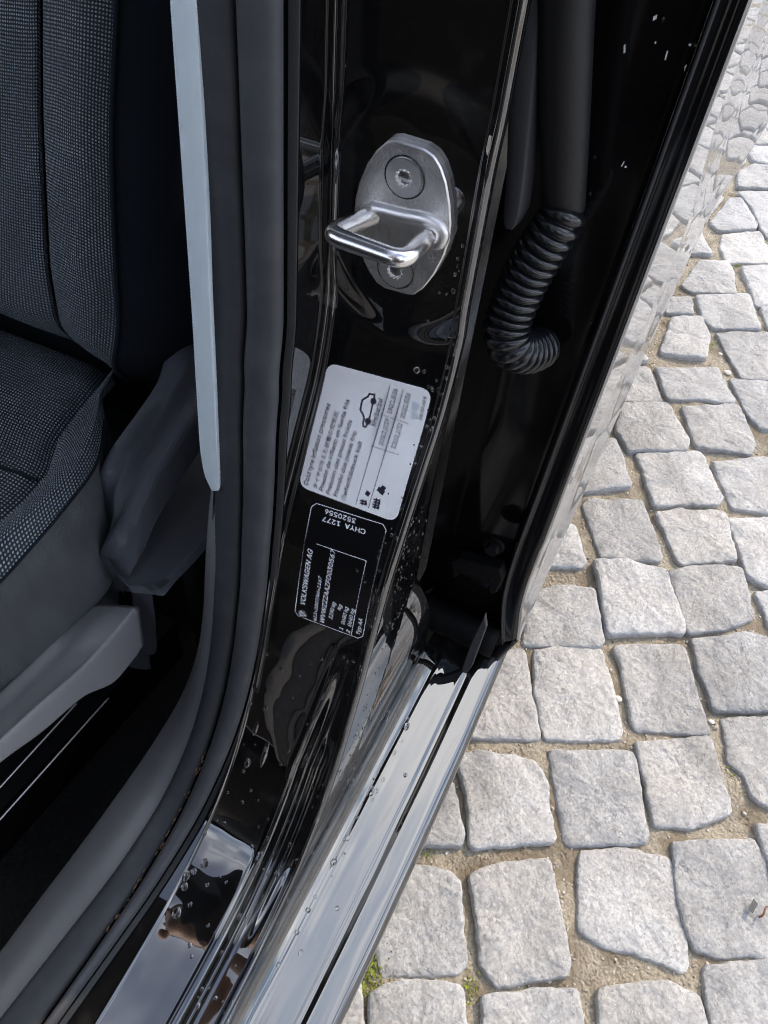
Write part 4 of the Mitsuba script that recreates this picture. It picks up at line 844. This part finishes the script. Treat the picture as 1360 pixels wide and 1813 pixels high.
# ---------------------------------------------------------------- rain drops
def dome(c, n, a, b, rx, ry, h, seed=0):
    c, n, a, b = (np.asarray(q, float) for q in (c, n, a, b)); m = trimesh.creation.icosphere(2, 1.0); v = np.array(m.vertices)
    w = 1 + .22 * (meshkit.noise(v[:, :3] * 1.3 + seed * 7.7, 1) - .5) * 2
    v = v * w[:, None]; z = np.where(v[:, 2] > 0, v[:, 2], v[:, 2] * .12)
    return trimesh.Trimesh(c + v[:, :1] * a * rx + v[:, 1:2] * b * ry + z[:, None] * n * h, m.faces, process=False)
def face_drop(px, py, r, seed, el=1.0):
    s, x = sx(px, py)
    if x < -.17 or x > XR - .001: return None
    c = on(s, x, .0003); t = np.r_[0, np.interp(s, SS, TN[:, 0]), np.interp(s, SS, TN[:, 1])]; n = np.r_[0, np.interp(s, SS, NN[:, 0]), np.interp(s, SS, NN[:, 1])]
    return dome(c, n, np.array([1., 0, 0]), t, r, r * el, r * .55, seed)
def wall_drop(px, py, r, seed, el=1.0):
    c = pt(px, py, x=XR - .0018); c[0] = side_x(c[1], c[2])
    return dome(c, [1, 0, .05], [0, 1, 0], [0, 0, 1], r, r * el, r * .5, seed)
def sill_drop(px, py, r, seed, el=1.0):
    c = pt(px, py, z=.3468); c[2] = .3446 - .155 * (c[0] + .055) + (.003 if -.080 < c[0] < -.072 else 0)
    return dome(c, [0, 0, 1], [1, 0, 0], [0, 1, 0], r, r * el, r * .6, seed)
rng = np.random.default_rng(5)
fine = []
for _ in range(120):
    q = rng.beta(2, 2); yv = 880 + 300 * q
    ridge = np.interp(yv, [876, 994, 1148, 1250], [732, 695, 666, 634])
    fine.append(wall_drop(ridge + 10 + abs(rng.normal(0, 1)) * 26 * (.5 + q), yv, rng.uniform(.0004, .0011), rng.uniform(0, 99), rng.uniform(1, 1.8)))
for _ in range(110):
    yv = rng.uniform(1180, 1420); ridge = np.interp(yv, [1148, 1250, 1347, 1450], [666, 634, 607, 560])
    fine.append(wall_drop(ridge + rng.uniform(6, 45), yv, rng.uniform(.0005, .0011), rng.uniform(0, 99), rng.uniform(1, 1.6)))
for _ in range(70):
    yv = rng.uniform(560, 900); ridge = np.interp(yv, [560, 680, 788, 900], [816, 797, 765, 725])
    fine.append(wall_drop(ridge + rng.uniform(8, 50), yv, rng.uniform(.0004, .0008), rng.uniform(0, 99), rng.uniform(1, 1.8)))
for _ in range(90):
    yv = rng.uniform(430, 1450); ridge = np.interp(yv, [0, 295, 525, 680, 788, 876, 994, 1148, 1250, 1347, 1450], [892, 857, 815, 797, 765, 732, 695, 666, 634, 607, 560])
    d = face_drop(ridge - abs(rng.normal(0, 1)) * 22 - 4, yv, rng.uniform(.0004, .0009), rng.uniform(0, 99), rng.uniform(1, 1.6))
    if d is not None: fine.append(d)
for _ in range(120):
    d = face_drop(rng.uniform(330, 640), rng.uniform(1150, 1800), rng.uniform(.0005, .0016), rng.uniform(0, 99), rng.uniform(1, 1.6))
    if d is not None: fine.append(d)
for _ in range(80):
    yv = rng.uniform(1230, 1780); x0 = np.interp(yv, [1184, 1347, 1466, 1643, 1800], [735, 665, 590, 488, 400])
    fine.append(sill_drop(x0 + 4 + abs(rng.normal(0, 1)) * 28, yv, rng.uniform(.0006, .0021), rng.uniform(0, 99), rng.uniform(1, 1.5)))
for _ in range(8):
    c = pt(rng.uniform(985, 1240), rng.uniform(30, 620), y=.453)
    if c[0] < -.045: fine.append(dome(c, [0, -1, 0], [1, 0, 0], [0, 0, 1], .0008, .0012, .0007, rng.uniform(0, 99)))
add('rain_droplets', trimesh.util.concatenate(fine), 'water', smooth=True, kind='stuff', label='fine rain droplets scattered over the black pillar and sill')
big = [('sill', 653, 1379, .0036, 1.0, 'largest round rain drop on the black outer sill, just outside its inner edge'), ('sill', 683, 1305, .0028, 1.1, 'oval rain drop on the sill edge, second up from the largest one'),
       ('sill', 661, 1340, .0024, 1.0, 'small round rain drop on the sill edge directly above the largest one'), ('sill', 710, 1276, .0022, 1.2, 'uppermost rain drop on the bright sill, nearest the rear door'),
       ('sill', 573, 1518, .0030, 1.1, 'single rain drop hanging on the inner edge of the sill, midway down'), ('sill', 486, 1668, .0024, 2.6, 'long rain streak running down the inner edge of the sill'),
       ('sill', 433, 1786, .0028, 2.2, 'ragged rain streak on the sill at the bottom of the picture'),
       ('face', 361, 1530, .0027, 1.1, 'round rain drop on the sky-blue reflection, topmost of the row of four beside the seal'), ('face', 342, 1543, .0019, 1.0, 'small rain drop on the sky-blue reflection, second of the row of four beside the seal'),
       ('face', 328, 1551, .0024, 1.4, 'pointed rain drop on the sky-blue reflection, third of the row of four beside the seal'), ('face', 326, 1570, .0022, 1.1, 'flat rain drop on the sky-blue reflection, lowest of the row of four beside the seal'),
       ('face', 312, 1617, .0026, 1.3, 'rain drop alone on the blue reflection below the row of four'), ('face', 455, 1522, .0022, 2.2, 'long rain drop on the dark inner edge of the step'),
       ('face', 468, 1335, .0016, 7.0, 'long thin water run on the black face beside the seal'), ('face', 452, 1290, .0014, 4.0, 'short thin water run just above the long one'), ('face', 738, 655, .0016, 1.0, 'flattened rain drop above the white label'), ('face', 437, 1352, .0018, 2.0, 'short rain streak on the black face beside the seal'), ('face', 536, 1348, .0014, 1.8, 'tiny bright rain drop alone on the black face')]
for kind, a, b, r, el, lab in big:
    me = sill_drop(a, b, r * 1.45, a, el) if kind == 'sill' else face_drop(a, b, r * 1.2, a, el)
    if me is not None: add('rain_drop', me, 'water', smooth=True, label=lab, cat='water drop', group='large rain drops on the sill')

# ---------------------------------------------------------------- small things lying in the joints
def litter(key, px, py, me, mat, lab, cat, z=.004, smooth=30):
    me.vertices += pt(px, py, z=0) + [0, 0, z]; add(key, me, mat, smooth=smooth, label=lab, cat=cat)
tw = spline([[0, 0, 0], [.004, .006, .004], [.005, .013, .003], [.010, .018, .001]], 24)
litter('twig', 1341, 1625, tube(tw, np.linspace(.0014, .0009, 24), 7), 'bark', 'small curled reddish twig on the sett at the right edge', 'twig', .004, True)
lf = trimesh.creation.extrude_polygon(sg.Polygon([(0, 0), (.006, -.002), (.010, .012), (.004, .016)]), .0012, engine='earcut')
litter('dark_chip', 1322, 1612, lf, 'dark_leaf', 'flat dark chip lying beside the curled twig', 'chip', .0045)
for px, py, r, lab in ((1290, 657, .008, 'whitish quartz pebble in the joint near the car door, the larger of two'), (1277, 624, .0045, 'small whitish pebble just above the larger quartz pebble'), (1096, 1235, .006, 'bright quartz pebble between two setts right of the sill corner'), (1262, 1276, .0045, 'small bright pebble in a joint near the right edge')):
    me = trimesh.creation.icosphere(3, r); v = np.array(me.vertices); v = v * (1 + .35 * (meshkit.fbm(v * 90 + px, 3) - .5))[:, None] * [1, .75, .5]; me.vertices = v
    litter('pebble', px, py, me, 'quartz', lab, 'pebble', -.004, True)
rng = np.random.default_rng(8)
tufts = []
for px, py, n, spread in ((1306, 470, 90, .012), (1186, 899, 80, .014), (1248, 904, 40, .010), (655, 1700, 420, .022), (645, 1735, 260, .02), (833, 1757, 60, .012), (1292, 1362, 30, .008), (760, 1505, 40, .012), (1262, 612, 40, .01)):
    c = pt(px, py, z=-.010)
    for _ in range(n):
        p = c + [rng.normal(0, spread * .5), rng.normal(0, spread * .9), rng.uniform(0, .004)]
        a = rng.uniform(0, 6.28); r = rng.uniform(.0015, .004); t = rng.uniform(.2, .9)
        d = np.array([math.cos(a), math.sin(a), t]) * r; e = np.array([-math.sin(a), math.cos(a), 0]) * r * .4
        tufts.append(trimesh.Trimesh([p - e * .3, p + d * .5 - e, p + d, p + d * .5 + e], [[0, 1, 2], [0, 2, 3]], process=False))
add('moss_tufts', trimesh.util.concatenate(tufts), 'moss', smooth=False, kind='stuff', label='yellow-green moss growing in the joints of the setts')

# grit in the joints, crumbs in the seal, specks on the door end
rng = np.random.default_rng(21)
allst = shapely.prepared.prep(shapely.union_all([p for p, _ in order[:120]]).buffer(.002))
grit, base = [], trimesh.creation.icosphere(0, 1.0)
while len(grit) < 1500:
    x, y = rng.uniform(-.05, .75), rng.uniform(.15, 2.2)
    if allst.contains(sg.Point(x, y)): continue
    r = rng.uniform(.0008, .0026) * (1.6 if rng.uniform() < .08 else 1)
    z = np.interp(x, ax, gz[:, np.abs(ay - y).argmin()])
    v = base.vertices * (1 + rng.normal(0, .18, (12, 1))) * r * [1, 1, .7] + [x, y, z + .0004]
    grit.append(trimesh.Trimesh(v, base.faces, process=False))
scene['grit_stone'] = two(pr(proc(lambda p, n, uv: mix((.16, .13, .10), (.55, .52, .48), cell_rand(p.x * 300, p.y * 300))), .8))
add('joint_grit', trimesh.util.concatenate(grit), 'grit_stone', smooth=False, kind='stuff', label='loose grit lying in the joints between the setts')
fl = []
for _ in range(55):
    s = rng.choice([rng.normal(1.04, .02), rng.normal(1.10, .02), rng.normal(1.15, .015), rng.uniform(.95, 1.2)]); x = float(np.interp(s, sq, aG)) + rng.normal(0, .0009)
    c = P3(s, x, np.interp(s, sq, soq) + .0075); r = rng.uniform(.0005, .0013)
    v = base.vertices * (1 + rng.normal(0, .3, (12, 1))) * r * [.5, 1.3, .5] + c
    fl.append(trimesh.Trimesh(v, base.faces, process=False))
scene['brown_dirt'] = two(pr((.16, .10, .05), .9))
add('seal_dirt', trimesh.util.concatenate(fl), 'brown_dirt', smooth=False, kind='stuff', label='brown crumbs caught in the groove of the door seal')
for a, b, w, h, r in ((1160, 31, 9, 5, .4), (1106, 86, 3, 12, .5), (1180, 98, 3, 12, .1), (1214, 121, 4, 9, .5), (1103, 290, 2, 9, -.4), (1108, 295, 7, 2, .0), (1161, 75, 3, 2, 0), (1222, 79, 6, 2, 0)):
    c = pt(a, b, y=.4535); q = sa.rotate(sg.box(-w / 2, -h / 2, w / 2, h / 2).buffer(.6), math.degrees(r))
    q = sa.scale(q, .00016, .00032, origin=(0, 0)); add('car__rear_door__paint_chip', prism(q, ((c[0], c[1], c[2]), (1, 0, 0), (0, 0, 1)), .0003, 0), 'label_white', smooth=False)
